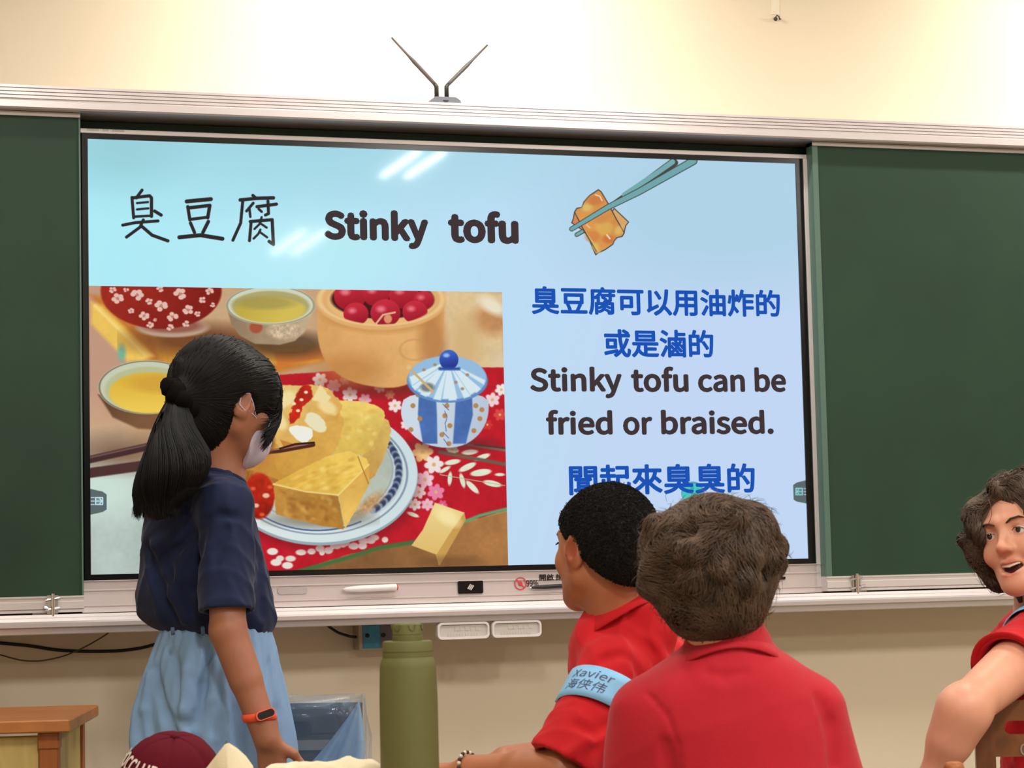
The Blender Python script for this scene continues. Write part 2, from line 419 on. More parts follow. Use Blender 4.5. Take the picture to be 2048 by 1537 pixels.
# ---- slide picture, painted as a pixel field for the lit screen
IW, IH = 1900, 1069
gx = np.linspace(-W2, W2, IW, dtype=np.float64); gz = np.linspace(ZB, ZTP, IH)
GX, GZ = np.meshgrid(gx, gz)
q0 = GX-CP[0]; q2 = GZ-CP[2]; q1 = -CP[1]
den = q0*CF[0]+q1*CF[1]+q2*CF[2]
U = (1024+F*(q0*CR[0]+q1*CR[1]+q2*CR[2])/den).astype(np.float32); Vv = (768.5+F*(q0*CD[0]+q1*CD[1]+q2*CD[2])/den).astype(np.float32)
img = np.zeros((IH, IW, 3), np.float32)
def vnoise(shape, cell, seed):
    r = np.random.default_rng(seed); gh, gw = shape[0]//cell+3, shape[1]//cell+3
    g = r.random((gh, gw)).astype(np.float32)
    y = np.arange(shape[0])/cell; x = np.arange(shape[1])/cell
    yi = y.astype(int); xi = x.astype(int); fy = (y-yi)[:, None]; fx = (x-xi)[None]
    fy = fy*fy*(3-2*fy); fx = fx*fx*(3-2*fx)
    a = g[yi][:, xi]; b = g[yi][:, xi+1]; c = g[yi+1][:, xi]; d = g[yi+1][:, xi+1]
    return (a*(1-fx)+b*fx)*(1-fy)+(c*(1-fx)+d*fx)*fy
NZ = (vnoise((IH, IW), 60, 1)*.45+vnoise((IH, IW), 22, 2)*.3+vnoise((IH, IW), 8, 3)*.25-.5)*2
NF = (vnoise((IH, IW), 9, 4)*.6+vnoise((IH, IW), 4, 5)*.4-.5)*2
def sub(u0, v0, u1, v1):
    P = [at(u, v, 0) for u in (u0, u1) for v in (v0, v1)]
    xs = [p[0] for p in P]; zs = [p[2] for p in P]
    i0 = int((min(xs)+W2)/(2*W2)*IW)-2; i1 = int((max(xs)+W2)/(2*W2)*IW)+3
    j0 = int((min(zs)-ZB)/(ZTP-ZB)*IH)-2; j1 = int((max(zs)-ZB)/(ZTP-ZB)*IH)+3
    return slice(max(0, j0), max(0, min(IH, j1))), slice(max(0, i0), max(0, min(IW, i1)))
CLIP = None
def put(S, m, c, c2=None, g=None, amp=0, nz=None, alpha=1):
    m = np.clip(m, 0, 1)*alpha
    if CLIP is not None: m = m*CLIP[S]
    col = np.broadcast_to(np.array(c, np.float32)/255, m.shape+(3,))
    if c2 is not None:
        u0, v0, u1, v1 = g; L2 = (u1-u0)**2+(v1-v0)**2
        t = np.clip(((U[S]-u0)*(u1-u0)+(Vv[S]-v0)*(v1-v0))/L2, 0, 1)[..., None]
        col = col*(1-t)+np.array(c2, np.float32)/255*t
    if amp: col = col*(1+amp*(NZ if nz is None else nz)[S][..., None])
    img[S] = img[S]*(1-m[..., None])+col*m[..., None]
def ell(cu, cv, ru, rv, c, ang=0, soft=1.5, inner=None, **k):
    R_ = max(ru, rv)+soft+2; S = sub(cu-R_, cv-R_, cu+R_, cv+R_)
    if 0 in U[S].shape: return
    a = math.radians(ang); x = U[S]-cu; y = Vv[S]-cv
    xr = x*math.cos(a)+y*math.sin(a); yr = -x*math.sin(a)+y*math.cos(a)
    d = (np.hypot(xr/ru, yr/rv)-1)*min(ru, rv)
    m = np.clip(.5-d/soft, 0, 1)
    if inner: m = m*np.clip(.5+(np.hypot(xr/(ru*inner), yr/(rv*inner))-1)*min(ru, rv)/soft, 0, 1)
    put(S, m, c, **k)
def chaikin(P, it=2):
    P = np.array(P, float)
    for _ in range(it):
        Q = np.roll(P, -1, 0); P = np.stack([P*.75+Q*.25, P*.25+Q*.75], 1).reshape(-1, 2)
    return P
def poly(P, c, soft=1.2, wob=0, sm=0, **k):
    P = chaikin(P, sm) if sm else np.array(P, float); S = sub(P[:, 0].min()-soft-3-wob, P[:, 1].min()-soft-3-wob, P[:, 0].max()+soft+3+wob, P[:, 1].max()+soft+3+wob)
    x = U[S]; y = Vv[S]
    if wob: x = x+NF[S]*wob; y = y+NZ[S]*wob
    ins = np.zeros(x.shape, bool); dm = np.full(x.shape, 1e9, np.float32)
    n = len(P)
    for i in range(n):
        ax, ay = P[i]; bx, by = P[(i+1) % n]
        ins ^= ((ay > y) != (by > y)) & (x < (bx-ax)*(y-ay)/((by-ay) if by != ay else 1e-9)+ax)
        t = np.clip(((x-ax)*(bx-ax)+(y-ay)*(by-ay))/((bx-ax)**2+(by-ay)**2+1e-9), 0, 1)
        dm = np.minimum(dm, np.hypot(x-ax-t*(bx-ax), y-ay-t*(by-ay)))
    put(S, np.clip(.5-np.where(ins, -dm, dm)/soft, 0, 1), c, **k)
def line(P, w, c, soft=1.2, w2=None, **k):
    P = np.array(P, float); W = max(np.max(w), w2 or 0)+soft+2
    S = sub(P[:, 0].min()-W, P[:, 1].min()-W, P[:, 0].max()+W, P[:, 1].max()+W)
    x = U[S]; y = Vv[S]; d = np.full(x.shape, 1e9, np.float32); n = len(P)-1
    for i in range(n):
        ax, ay = P[i]; bx, by = P[i+1]
        t = np.clip(((x-ax)*(bx-ax)+(y-ay)*(by-ay))/((bx-ax)**2+(by-ay)**2+1e-9), 0, 1)
        ww = w if w2 is None else w+(w2-w)*(i+t)/n
        d = np.minimum(d, np.hypot(x-ax-t*(bx-ax), y-ay-t*(by-ay))-ww/2)
    put(S, np.clip(.5-d/soft, 0, 1), c, **k)
# slide background, with the viewing-angle shift of the panel's light painted in
S0 = (slice(0, IH), slice(0, IW)); one = np.ones((IH, IW), np.float32)
put(S0, one, (176, 240, 250), (196, 218, 247), (180, 500, 1300, 800))
ell(520, 240, 520, 130, (158, 212, 224), soft=180, alpha=.8)
ell(1450, 400, 330, 170, (172, 212, 232), soft=150, alpha=.75)
ell(240, 300, 110, 60, (150, 205, 215), soft=80, alpha=.6)
ell(620, 520, 220, 90, (190, 246, 250), soft=80, alpha=.5)
# handwritten title
K = (44, 38, 40)
def zs(P): return [(220+x/2.381, 320+y/2.381) for x, y in P]
for P, w_ in [([(152, 143), (125, 180)], 6), ([(104, 178), (112, 275)], 6), ([(108, 180), (188, 170), (197, 180), (197, 268)], 6.5), ([(128, 205), (180, 200)], 4.5), ([(128, 235), (182, 230)], 4.5), ([(112, 270), (195, 265)], 5),
              ([(60, 310), (120, 298), (228, 290)], 6), ([(158, 285), (142, 320), (78, 367)], 6), ([(150, 315), (200, 358), (275, 385)], 6.5), ([(212, 243), (243, 262)], 6.5),
              ([(365, 197), (480, 186)], 8), ([(370, 222), (380, 285)], 6.5), ([(372, 228), (475, 216), (465, 275)], 7), ([(380, 283), (465, 272)], 6), ([(383, 300), (402, 345)], 6.5), ([(468, 293), (442, 345)], 7), ([(330, 368), (430, 358), (535, 375)], 8),
              ([(680, 168), (696, 182)], 6), ([(620, 190), (700, 182), (778, 180)], 7), ([(632, 195), (622, 300), (585, 382)], 6), ([(682, 205), (650, 243)], 5.5), ([(664, 232), (668, 270)], 5), ([(700, 222), (792, 210)], 6.5), ([(752, 195), (755, 255), (740, 262)], 6), ([(708, 233), (722, 246)], 5),
              ([(672, 292), (668, 340), (664, 384)], 6), ([(668, 293), (772, 284), (778, 402), (758, 388)], 6.5), ([(722, 272), (712, 305), (688, 328)], 4.5), ([(714, 300), (746, 322)], 4.5), ([(716, 332), (706, 352), (684, 374)], 4.5), ([(712, 342), (748, 368)], 4.5)]:
    line(zs(P), w_, K)
# --- the food photograph
PC = [(180, 572), (1004, 585), (1017, 1131), (182, 1152)]
PC = [tuple(proj(at(*c, 0))) for c in PC]
a0, a1 = at(178, 572, 0), at(1016.5, 1000, 0)
CLIP = ((GX < at(1004, 585, 0)[0]) & (GZ < (at(600, 578.5, 0)[2]))).astype(np.float32)
put(S0, one, (206, 172, 132), (190, 150, 112), (200, 600, 1000, 900), amp=.06)
ell(200, 680, 120, 160, (196, 152, 128), soft=90)
ell(210, 1090, 140, 190, (182, 196, 190), soft=80, amp=.06)
ell(200, 985, 90, 50, (205, 226, 215), soft=60)
ell(240, 905, 90, 30, (120, 84, 62), soft=50, alpha=.8)
poly([(890, 575), (1010, 585), (1012, 760), (900, 740), (870, 640)], (226, 198, 150), soft=18, amp=.08)
ell(985, 640, 40, 30, (196, 142, 92), soft=26, amp=.1); ell(985, 612, 30, 14, (236, 226, 200), ang=30, soft=12); ell(1005, 745, 24, 40, (224, 200, 164), soft=20)
ell(930, 690, 30, 60, (214, 180, 126), soft=30)
# wooden tray
poly([(180, 590), (270, 600), (420, 690), (640, 690), (660, 720), (560, 745), (430, 740), (280, 720)], (196, 122, 48), soft=12, amp=.1)
poly([(300, 668), (470, 690), (640, 700), (640, 725), (430, 735), (320, 725)], (216, 152, 56), soft=9, amp=.1)
poly([(548, 706), (640, 697), (650, 716), (556, 734)], (208, 118, 52), soft=6)
poly([(182, 604), (205, 612), (308, 712), (286, 722), (255, 724), (182, 648)], (238, 196, 92), soft=9, amp=.06)
line([(190, 612), (290, 710)], 5, (250, 220, 130), soft=6)
ell(243, 706, 8, 16, (120, 180, 150), soft=8)
# bowl shadow, floral bowl
ell(400, 680, 130, 30, (112, 66, 38), soft=30, alpha=.9)
ell(345, 655, 72, 20, (188, 158, 136), soft=4); ell(345, 652, 60, 14, (150, 92, 76), soft=6)
ell(322, 582, 121, 76, (158, 42, 30), soft=3, c2=(128, 26, 20), g=(240, 570, 400, 660), amp=.08)
rf = random.Random(3)
for fu, fv, r in [(235, 597, 13), (274, 590, 14), (298, 603, 8), (322, 612, 14), (360, 588, 14), (345, 634, 12), (376, 620, 12), (405, 600, 8), (395, 628, 7), (288, 632, 11), (262, 622, 7), (419, 583, 9), (320, 578, 8), (252, 580, 6), (300, 650, 8), (340, 655, 8), (372, 648, 8), (225, 580, 8), (425, 610, 6), (310, 640, 4)]:
    for k in range(5):
        a = k*1.2566+rf.random()
        ell(fu+r*.58*math.cos(a), fv+r*.5*math.sin(a), r*.4, r*.34, (226, 190, 176), soft=2)
    ell(fu, fv, r*.2, r*.2, (200, 130, 110), soft=2)
# tea bowl upper
ell(575, 690, 85, 26, (84, 60, 40), soft=20, alpha=.8)
poly([(453, 615), (627, 615), (612, 660), (590, 682), (560, 690), (510, 688), (480, 672), (463, 650)], (148, 124, 96), soft=3, c2=(188, 166, 132), g=(460, 640, 620, 640), amp=.1)
ell(512, 655, 13, 12, (170, 84, 58), soft=4); ell(570, 662, 34, 16, (206, 182, 150), soft=8, amp=.2, nz=NF)
ell(541, 611, 89, 39, (206, 214, 192), soft=2); ell(541, 611, 88, 38, (122, 104, 80), soft=2, inner=.975)
ell(541, 613, 78, 31, (176, 168, 110), soft=3)
ell(541, 620, 70, 26, (196, 172, 66), soft=4, c2=(214, 190, 84), g=(500, 600, 560, 640)); ell(530, 606, 60, 13, (160, 148, 84), soft=8, alpha=.7)
# tea bowl lower-left
poly([(196, 790), (392, 790), (372, 830), (340, 862), (275, 858), (225, 835)], (92, 62, 44), soft=5, c2=(126, 88, 60), g=(200, 790, 260, 860))
ell(295, 775, 99, 54, (198, 206, 180), soft=2); ell(295, 775, 98, 53, (112, 94, 70), soft=2, inner=.97)
ell(297, 780, 88, 46, (188, 190, 146), soft=4)
ell(298, 786, 80, 41, (222, 180, 62), soft=4, c2=(240, 204, 84), g=(300, 760, 300, 820)); ell(320, 768, 60, 18, (208, 158, 58), soft=12, alpha=.7)
# cloth (red floral)
poly([(560, 750), (700, 740), (860, 735), (1020, 735), (1022, 1018), (930, 1046), (845, 1085), (700, 1110), (590, 1145), (500, 1160), (480, 900)], (190, 26, 40), soft=3, wob=2, amp=.1)
for fu, fv, r, c in [(640, 760, 14, (236, 214, 214)), (668, 772, 13, (226, 150, 170)), (700, 790, 15, (240, 226, 224)), (690, 760, 10, (214, 110, 140)), (730, 800, 12, (232, 170, 184)), (655, 790, 10, (220, 120, 140)), (790, 812, 13, (238, 224, 220)), (780, 790, 9, (222, 130, 96)), (760, 775, 11, (236, 200, 200)), (812, 850, 10, (238, 220, 216)), (985, 800, 14, (238, 210, 214)), (1003, 780, 12, (240, 230, 226)), (1000, 830, 12, (220, 70, 70)), (975, 850, 10, (208, 52, 50)),
                     (845, 905, 20, (240, 196, 130)), (868, 930, 18, (238, 226, 222)), (850, 960, 17, (240, 200, 214)), (872, 985, 16, (232, 130, 168)), (838, 985, 13, (240, 226, 224)), (855, 1010, 12, (236, 180, 200)), (905, 900, 12, (204, 214, 170)), (830, 1010, 12, (242, 236, 230)), (885, 1010, 9, (226, 90, 140))]:
    for k in range(6):
        a = k*1.047+fu
        ell(fu+r*.6*math.cos(a), fv+r*.55*math.sin(a), r*.5, r*.36, c, ang=math.degrees(a), soft=2.5)
    ell(fu, fv, r*.22, r*.22, (222, 180, 110), soft=2)
for lu, lv, L_, a in [(905, 925, 26, -10), (935, 935, 30, -25), (962, 946, 34, -8), (985, 968, 30, 12), (945, 975, 28, 45), (925, 962, 24, 75), (900, 958, 22, 95), (890, 940, 20, -30), (940, 905, 26, -5), (965, 915, 26, 160), (1000, 950, 16, 0), (870, 1050, 18, 60), (826, 1030, 20, 20)]:
    ell(lu, lv, L_*.62, L_*.2, (222, 232, 204), ang=a, soft=2, amp=.06)
line([(880, 950), (1010, 972)], 1.5, (176, 196, 156))
line([(905, 885), (1014, 902)], 5, (128, 108, 84), soft=3); line([(880, 905), (1014, 930)], 7, (112, 92, 76), soft=3); line([(950, 890), (1014, 897)], 4, (90, 60, 52))
for lu in range(11):
    a = 560+lu*21; ell(a, 1118-lu*4.2+5*math.sin(lu*2), 8+3*math.sin(lu), 6, (226, 216, 204), soft=2.5)
for lu in range(7): ell(640+lu*17, 1098-lu*2+6*math.sin(lu*1.7), 9, 7, (214, 206, 196), soft=2.5)
for (a, b) in ((552, 1126), (575, 1132), (545, 1104)): ell(a, b, 11, 7, (232, 224, 214), soft=2.5)
# table bottom right and green edging
poly([(1020, 1022), (1022, 1140), (560, 1160), (590, 1143), (700, 1110), (800, 1088), (860, 1076), (930, 1046)], (134, 92, 54), soft=3, c2=(176, 122, 70), g=(760, 1120, 1010, 1060), amp=.12)
line([(1020, 1017), (960, 1032), (915, 1050)], 6, (96, 160, 108), soft=3); line([(835, 1084), (760, 1096), (690, 1118), (590, 1146)], 8, (70, 110, 60), soft=4)
# terracotta pot
ell(770, 772, 130, 22, (110, 44, 36), soft=20, alpha=.7)
poly([(633, 628), (636, 690), (656, 735), (700, 765), (770, 778), (815, 772), (850, 745), (886, 700), (890, 625), (884, 590), (640, 585)], (206, 150, 88), sm=2, soft=3, c2=(232, 180, 112), g=(640, 760, 760, 640), amp=.05)
ell(700, 740, 60, 30, (190, 126, 62), soft=30, alpha=.6); ell(865, 680, 26, 60, (178, 116, 66), soft=24, alpha=.7)
ell(828, 700, 30, 22, (196, 142, 90), soft=3, inner=.85, alpha=.5)
ell(762, 605, 128, 54, (222, 170, 106), soft=2); ell(762, 622, 122, 46, (186, 126, 66), soft=8, alpha=.4)
ell(762, 600, 127, 50, (232, 186, 122), soft=3)
ell(766, 598, 104, 40, (72, 22, 22), soft=3)
for cu, cv, r in [(700, 592, 32), (752, 588, 27), (808, 590, 30), (848, 600, 20), (712, 628, 25), (830, 624, 25), (771, 626, 30)]:
    ell(cu, cv, r, r*.92, (150, 18, 34), soft=2, c2=(200, 42, 60), g=(cu, cv+r, cu-r*.3, cv-r*.6)); ell(cu-r*.3, cv-r*.25, r*.28, r*.2, (236, 130, 140), soft=7, alpha=.9)
line([(752, 648), (766, 630), (790, 625)], 4, (216, 176, 140)); ell(776, 638, 8, 9, (222, 150, 110), soft=3)
ell(762, 602, 130, 58, (224, 174, 110), soft=3, inner=.83); ell(762, 599, 126, 53, (242, 208, 152), soft=4, inner=.95)
# sugar jar
ell(900, 890, 88, 16, (90, 40, 44), soft=14, alpha=.6)
jar = [(812, 785), (976, 785), (979, 830), (962, 868), (930, 892), (890, 898), (845, 888), (812, 858), (799, 825)]
poly(jar, (206, 220, 232), sm=2, soft=2, c2=(182, 196, 216), g=(860, 800, 975, 860))
old = CLIP; tmp = img.copy()
for (a, b, c_, d) in [(838, 872, 846, 875), (912, 944, 906, 932)]:
    S_j = chaikin(jar, 2); poly([(a, 786), (b, 786), (b+2, 830), (d, 888 if 820 < d < 960 else 862), (c_, 888 if 820 < d < 960 else 862), (a-2, 830)], (74, 112, 178), soft=3, amp=.12)
m_ = np.zeros((IH, IW), bool)
for cu, cv in [(836, 790), (826, 812), (840, 838), (822, 860), (894, 812), (890, 832), (900, 852), (884, 870), (898, 888), (952, 812), (960, 838), (948, 862), (964, 820)]:
    ell(cu, cv, 5, 5, (182, 134, 84), soft=2)
for y0 in range(795, 890, 14): line([(890+4*math.sin(y0), y0), (894-4*math.sin(y0), y0+12)], 1.5, (90, 110, 150))
ell(895, 762, 81, 44, (96, 140, 196), soft=2); ell(895, 756, 78, 44, (150, 190, 224), soft=2)
for k in range(7):
    a = math.radians(200+k*24); e_ = math.radians(200+k*24+12)
    poly([(897, 725), (895+76*math.cos(a), 758-44*math.sin(a)*-1*-1), (895+76*math.cos(e_), 758-44*math.sin(e_)*-1*-1)], (214, 234, 240), soft=3)
for a in (30, 75, 120, 160):
    for e_ in (0, 14):
        aa = math.radians(a+e_); poly([(897, 722), (895+75*math.cos(math.radians(a)), 756+42*math.sin(math.radians(a))), (895+75*math.cos(math.radians(a+22)), 756+42*math.sin(math.radians(a+22)))], (216, 234, 242), soft=3)
for cu, cv in [(912, 765), (935, 750), (925, 778), (848, 740), (870, 730)]: ell(cu, cv, 3.5, 3, (170, 140, 110), soft=2)
ell(855, 775, 14, 9, (120, 130, 130), soft=5)
line([(817, 735), (866, 784)], 5, (206, 176, 120)); ell(818, 735, 5, 5, (222, 192, 130))
ell(898, 720, 19, 20, (34, 52, 140), soft=2, c2=(60, 100, 200), g=(900, 735, 895, 705)); ell(893, 711, 6, 4, (150, 190, 240), soft=4)
line([(880, 738), (918, 738)], 6, (44, 80, 160), soft=4)
# plate
ell(640, 965, 205, 136, (110, 20, 30), soft=20, alpha=.5)
ell(640, 953, 196, 139, (150, 170, 176), soft=2); ell(640, 949, 195, 137, (222, 232, 230), soft=2, c2=(206, 224, 228), g=(500, 1080, 800, 900))
ell(638, 948, 178, 122, (66, 78, 110), soft=3, inner=.985, alpha=.8)
ell(638, 946, 170, 115, (196, 208, 208), soft=2)
for k in range(40):
    a = math.radians(-38+k*2.2)
    ell(638+160*math.cos(a), 942+108*math.sin(a), 7, 6, (42, 54, 92) if k % 3 else (150, 164, 176), soft=4, alpha=.9, ang=k*40)
ell(634, 940, 152, 102, (90, 104, 130), soft=3, inner=.985, alpha=.7)
ell(634, 940, 150, 100, (176, 186, 172), soft=3, c2=(200, 206, 190), g=(760, 900, 640, 1040), amp=.06)
for k in range(14):
    a = math.radians(58+k*6); line([(634+165*math.cos(a), 944+118*math.sin(a)), (634+165*math.cos(a+.09), 944+118*math.sin(a+.09))], 3, (66, 92, 150), soft=2)
ell(738, 1010, 34, 12, (190, 140, 84), ang=-40, soft=12, alpha=.8, amp=.2, nz=NF)
ell(640, 1040, 100, 16, (120, 110, 90), soft=14, alpha=.6)
# tofu: rear block, left block, held piece, front block
T1 = (236, 206, 108); T2 = (206, 156, 62)
poly([(772, 824), (786, 868), (762, 930), (738, 972), (716, 912)], (226, 192, 104), soft=2, c2=(196, 150, 74), g=(780, 840, 735, 960), amp=.09, wob=2, sm=2)
poly([(640, 806), (700, 800), (745, 808), (774, 824), (762, 862), (732, 914), (700, 906), (660, 912), (640, 880)], T1, soft=2, c2=(218, 182, 84), g=(700, 810, 700, 915), amp=.09, wob=2, sm=2)
poly([(440, 905), (505, 878), (560, 905), (560, 965), (470, 950), (450, 930)], (186, 118, 48), soft=3, c2=(206, 148, 66), g=(440, 900, 560, 960), amp=.09, wob=2, sm=2)
poly([(540, 930), (600, 930), (600, 960), (548, 972)], (200, 146, 60), soft=3)
poly([(455, 925), (556, 960), (556, 1000), (460, 985)], (172, 110, 48), soft=3, amp=.2, nz=NF)
ell(518, 993, 31, 46, (168, 26, 12), soft=4, amp=.35, c2=(206, 46, 20), g=(500, 1030, 530, 960))
for cu, cv, r in [(532, 992, 7), (512, 1012, 6), (506, 978, 5), (524, 1030, 5), (540, 975, 5)]: ell(cu, cv, r, r*.7, (236, 190, 160) if r > 5 else (226, 90, 50), soft=3)
poly([(530, 868), (545, 880), (570, 905), (582, 893), (690, 816), (684, 870), (664, 918), (610, 942), (556, 955), (550, 914)], (204, 150, 62), soft=2, c2=(220, 172, 82), g=(550, 950, 680, 880), amp=.09, wob=2, sm=2)
poly([(546, 782), (566, 768), (600, 770), (640, 770), (668, 786), (688, 815), (672, 842), (640, 846), (600, 880), (570, 905), (530, 868), (540, 830)], (236, 204, 124), soft=2.5, c2=(214, 160, 76), g=(560, 780, 640, 880), amp=.10, wob=4, sm=2)
for cu, cv, a_, b_, an in [(570, 800, 26, 14, -30), (560, 845, 18, 12, 50), (655, 815, 20, 12, 30)]: ell(cu, cv, a_, b_, (248, 228, 168), ang=an, soft=7, alpha=.8)
poly([(604, 768), (625, 772), (626, 796), (606, 812), (592, 846), (575, 848), (582, 820), (588, 800)], (196, 40, 22), soft=3, wob=4, sm=2, amp=.25)
for cu, cv in [(603, 800), (612, 785), (596, 822), (588, 808)]: ell(cu, cv, 4, 3, (250, 220, 190), soft=2)
poly([(573, 858), (590, 850), (622, 856), (628, 870), (612, 890), (592, 880)], (240, 240, 226), soft=2, wob=2, sm=2)
poly([(606, 845), (618, 820), (648, 838), (656, 862), (636, 868)], (234, 226, 186), soft=3, wob=2, sm=2)
poly([(624, 800), (640, 770), (662, 796), (650, 808)], (240, 220, 160), soft=3, wob=2)
poly([(560, 880), (600, 892), (572, 905)], (196, 132, 56), soft=2)
line([(455, 913), (560, 902), (626, 890)], 9, (78, 36, 24), soft=2); line([(455, 910), (560, 899), (626, 887)], 2, (190, 130, 110), soft=2); line([(560, 898), (590, 889), (628, 886)], 4, (50, 28, 22))
ell(525, 885, 24, 26, (134, 80, 36), soft=10, alpha=.85)
poly([(547, 968), (600, 940), (650, 915), (700, 902), (732, 918), (738, 930), (706, 965), (676, 991), (610, 984)], (240, 202, 96), soft=2, c2=(222, 172, 66), g=(700, 905, 560, 985), amp=.08, wob=1.5)
poly([(547, 968), (610, 982), (676, 990), (688, 1060), (640, 1052), (590, 1040), (552, 1030)], (196, 142, 62), soft=2, c2=(172, 120, 50), g=(550, 1000, 680, 1040), amp=.14, wob=1.5)
poly([(676, 990), (738, 930), (740, 965), (712, 1022), (690, 1060)], (232, 190, 96), soft=2, c2=(214, 166, 78), g=(680, 1040, 740, 940), amp=.08, wob=1.5)
rf = random.Random(9)
for k in range(46):
    t, q = rf.random(), rf.random(); ell(556+124*t, 982+16*t+(50-2*t)*q, 3+5*rf.random(), 2+3*rf.random(), rf.choice([(160, 104, 42), (212, 164, 84), (150, 96, 38), (200, 150, 70)]), ang=rf.random()*90, soft=5, alpha=.6)
for k in range(60):
    a_ = rf.random(); b_ = rf.random(); x_ = 565+150*a_*(1-.25*b_)+30*b_; y_ = 978-62*b_*(.4+.6*a_)
    ell(x_, y_, 3+6*rf.random(), 2+2*rf.random(), rf.choice([(250, 222, 130), (214, 164, 62), (246, 214, 118), (208, 156, 58)]), ang=-20, soft=5, alpha=.5)
for k in range(50):
    x_ = 655+100*rf.random(); y_ = 815+85*rf.random()
    if x_-y_*.6 > 160: ell(x_, y_, 3+5*rf.random(), 2+3*rf.random(), rf.choice([(248, 224, 140), (214, 168, 74), (226, 190, 96)]), soft=5, alpha=.5)
line([(547, 969), (612, 984), (676, 991)], 3, (248, 222, 140), soft=3); line([(676, 991), (738, 930)], 2.5, (250, 222, 130), soft=3); line([(716, 914), (737, 968)], 2, (170, 120, 50), soft=2)
# chopsticks at left
line([(170, 922), (300, 893)], 15, (70, 44, 44), soft=3); line([(170, 948), (300, 930)], 20, (78, 50, 48), soft=3); line([(170, 918), (300, 889)], 3, (120, 86, 84), soft=3)
# chopstick rest
poly([(870, 1006), (929, 1026), (912, 1072), (878, 1132), (872, 1110), (823, 1092), (846, 1060)], (238, 214, 142), soft=2, c2=(226, 190, 112), g=(860, 1010, 850, 1100))
poly([(929, 1026), (932, 1040), (880, 1132), (872, 1112), (905, 1060)], (204, 158, 84), soft=2); ell(895, 1035, 26, 14, (248, 230, 166), ang=30, soft=12)
ell(900, 1125, 60, 12, (96, 62, 36), soft=12, alpha=.4)
CLIP = None
# side tabs
for pts in ([(178, 978), (205, 984), (213, 990), (213, 1020), (205, 1025), (178, 1031)], [(1618, 960), (1594, 966), (1587, 971), (1588, 1000), (1594, 1004), (1620, 1009)]):
    poly(pts, (84, 96, 98), soft=1.5, alpha=.93)
def frame_icon(cu, cv, s, c):
    poly([(cu-s, cv-s), (cu+s, cv-s), (cu+s, cv+s), (cu-s, cv+s)], c, soft=2, alpha=.25)
    line([(cu-s, cv-s), (cu+s, cv-s), (cu+s, cv+s), (cu-s, cv+s), (cu-s, cv-s)], 2.2, c)
frame_icon(198, 1003, 7, (196, 240, 246)); line([(192, 1003), (203, 1003)], 2, (196, 240, 246)); line([(199, 998), (204, 1003), (199, 1008)], 2, (196, 240, 246))
for y0 in (996, 1003, 1010): line([(182, y0), (188, y0)], 2, (196, 220, 224))
frame_icon(1599, 984, 6.5, (140, 214, 214)); line([(1594, 984), (1604, 984)], 1.8, (140, 214, 214)); line([(1598, 980), (1594, 984), (1598, 988)], 1.8, (140, 214, 214))
for y0 in (978, 984, 990): line([(1609, y0), (1615, y0)], 2, (176, 190, 206))
# floating round button
ell(1386, 987, 23, 23, (80, 160, 190), soft=1.5); ell(1386, 989, 21, 21, (70, 206, 196), soft=1.5); ell(1385, 977, 4, 3.5, (54, 176, 170), soft=1.5)
line([(1334, 1004), (1331, 992), (1338, 982), (1350, 976)], 1.2, (120, 110, 160), alpha=.5)
# cartoon tofu held by chopsticks (zoomed source coordinates)
def zc(P): return [(1030+x/3.471, 300+y/3.471) for x, y in P]
O = (74, 72, 66)
def outl(P, c, w_=2.0, **k):
    poly(P, c, **k); line(list(P)+[P[0]], w_, O)
line(zc([(430, 588), (500, 550), (700, 360), (800, 290), (1090, 75)]), 8.5, O); line(zc([(430, 588), (500, 545), (700, 370)]), 5.5, (110, 166, 172))
outl(zc([(690, 405), (790, 500), (770, 525), (760, 570), (742, 560), (660, 450)]), (224, 170, 104), amp=.06)
outl(zc([(415, 430), (440, 470), (490, 560), (470, 556), (395, 505), (405, 480)]), (214, 130, 84), amp=.06)
tf = [(580, 275), (600, 290), (650, 375), (700, 470), (760, 575), (745, 600), (710, 608), (690, 630), (680, 655), (630, 690), (600, 705), (580, 712), (562, 728), (545, 690), (520, 630), (480, 560), (440, 480), (415, 430), (430, 405), (465, 398), (480, 360), (520, 315), (550, 295)]
outl(zc(tf), (216, 150, 78), w_=2.2, amp=.1)
for x, y, a, b, c in [(560, 350, 60, 34, (206, 122, 66)), (500, 400, 36, 26, (222, 196, 116)), (620, 540, 60, 50, (222, 176, 88)), (540, 600, 50, 40, (212, 132, 70)), (650, 620, 40, 28, (204, 112, 56)), (600, 480, 50, 30, (212, 140, 74)), (720, 560, 26, 30, (222, 190, 106)), (560, 670, 26, 26, (222, 184, 96)), (450, 440, 22, 20, (220, 150, 84))]:
    cu, cv = zc([(x, y)])[0]; ell(cu, cv, a/3.471, b/3.471, c, soft=7, alpha=.8)
line(zc([(560, 310), (590, 320), (605, 350)]), 2.5, (244, 220, 190), soft=2); line(zc([(640, 590), (660, 615)]), 3, (244, 224, 196), soft=2); line(zc([(500, 520), (520, 540)]), 2, (240, 210, 170), soft=2)
poly(zc([(490, 560), (560, 700), (570, 720), (600, 706), (585, 690)]), (228, 190, 112), soft=2, alpha=.7); line(zc([(480, 555), (530, 640), (568, 706)]), 1.5, O)
line(zc([(800, 300), (1000, 170), (1110, 88)]), 13, O, w2=14) ; line(zc([(760, 310), (1000, 150), (1095, 82)]), 9.5, (118, 172, 178), w2=10.5)
line(zc([(395, 548), (650, 395), (860, 290), (1240, 75)]), 10, O, w2=16.5); line(zc([(395, 548), (650, 395), (860, 290), (1240, 75)]), 7, (112, 168, 174), w2=13)
line(zc([(430, 588), (468, 566)]), 8.5, O); line(zc([(430, 588), (468, 566)]), 5.5, (118, 172, 178))
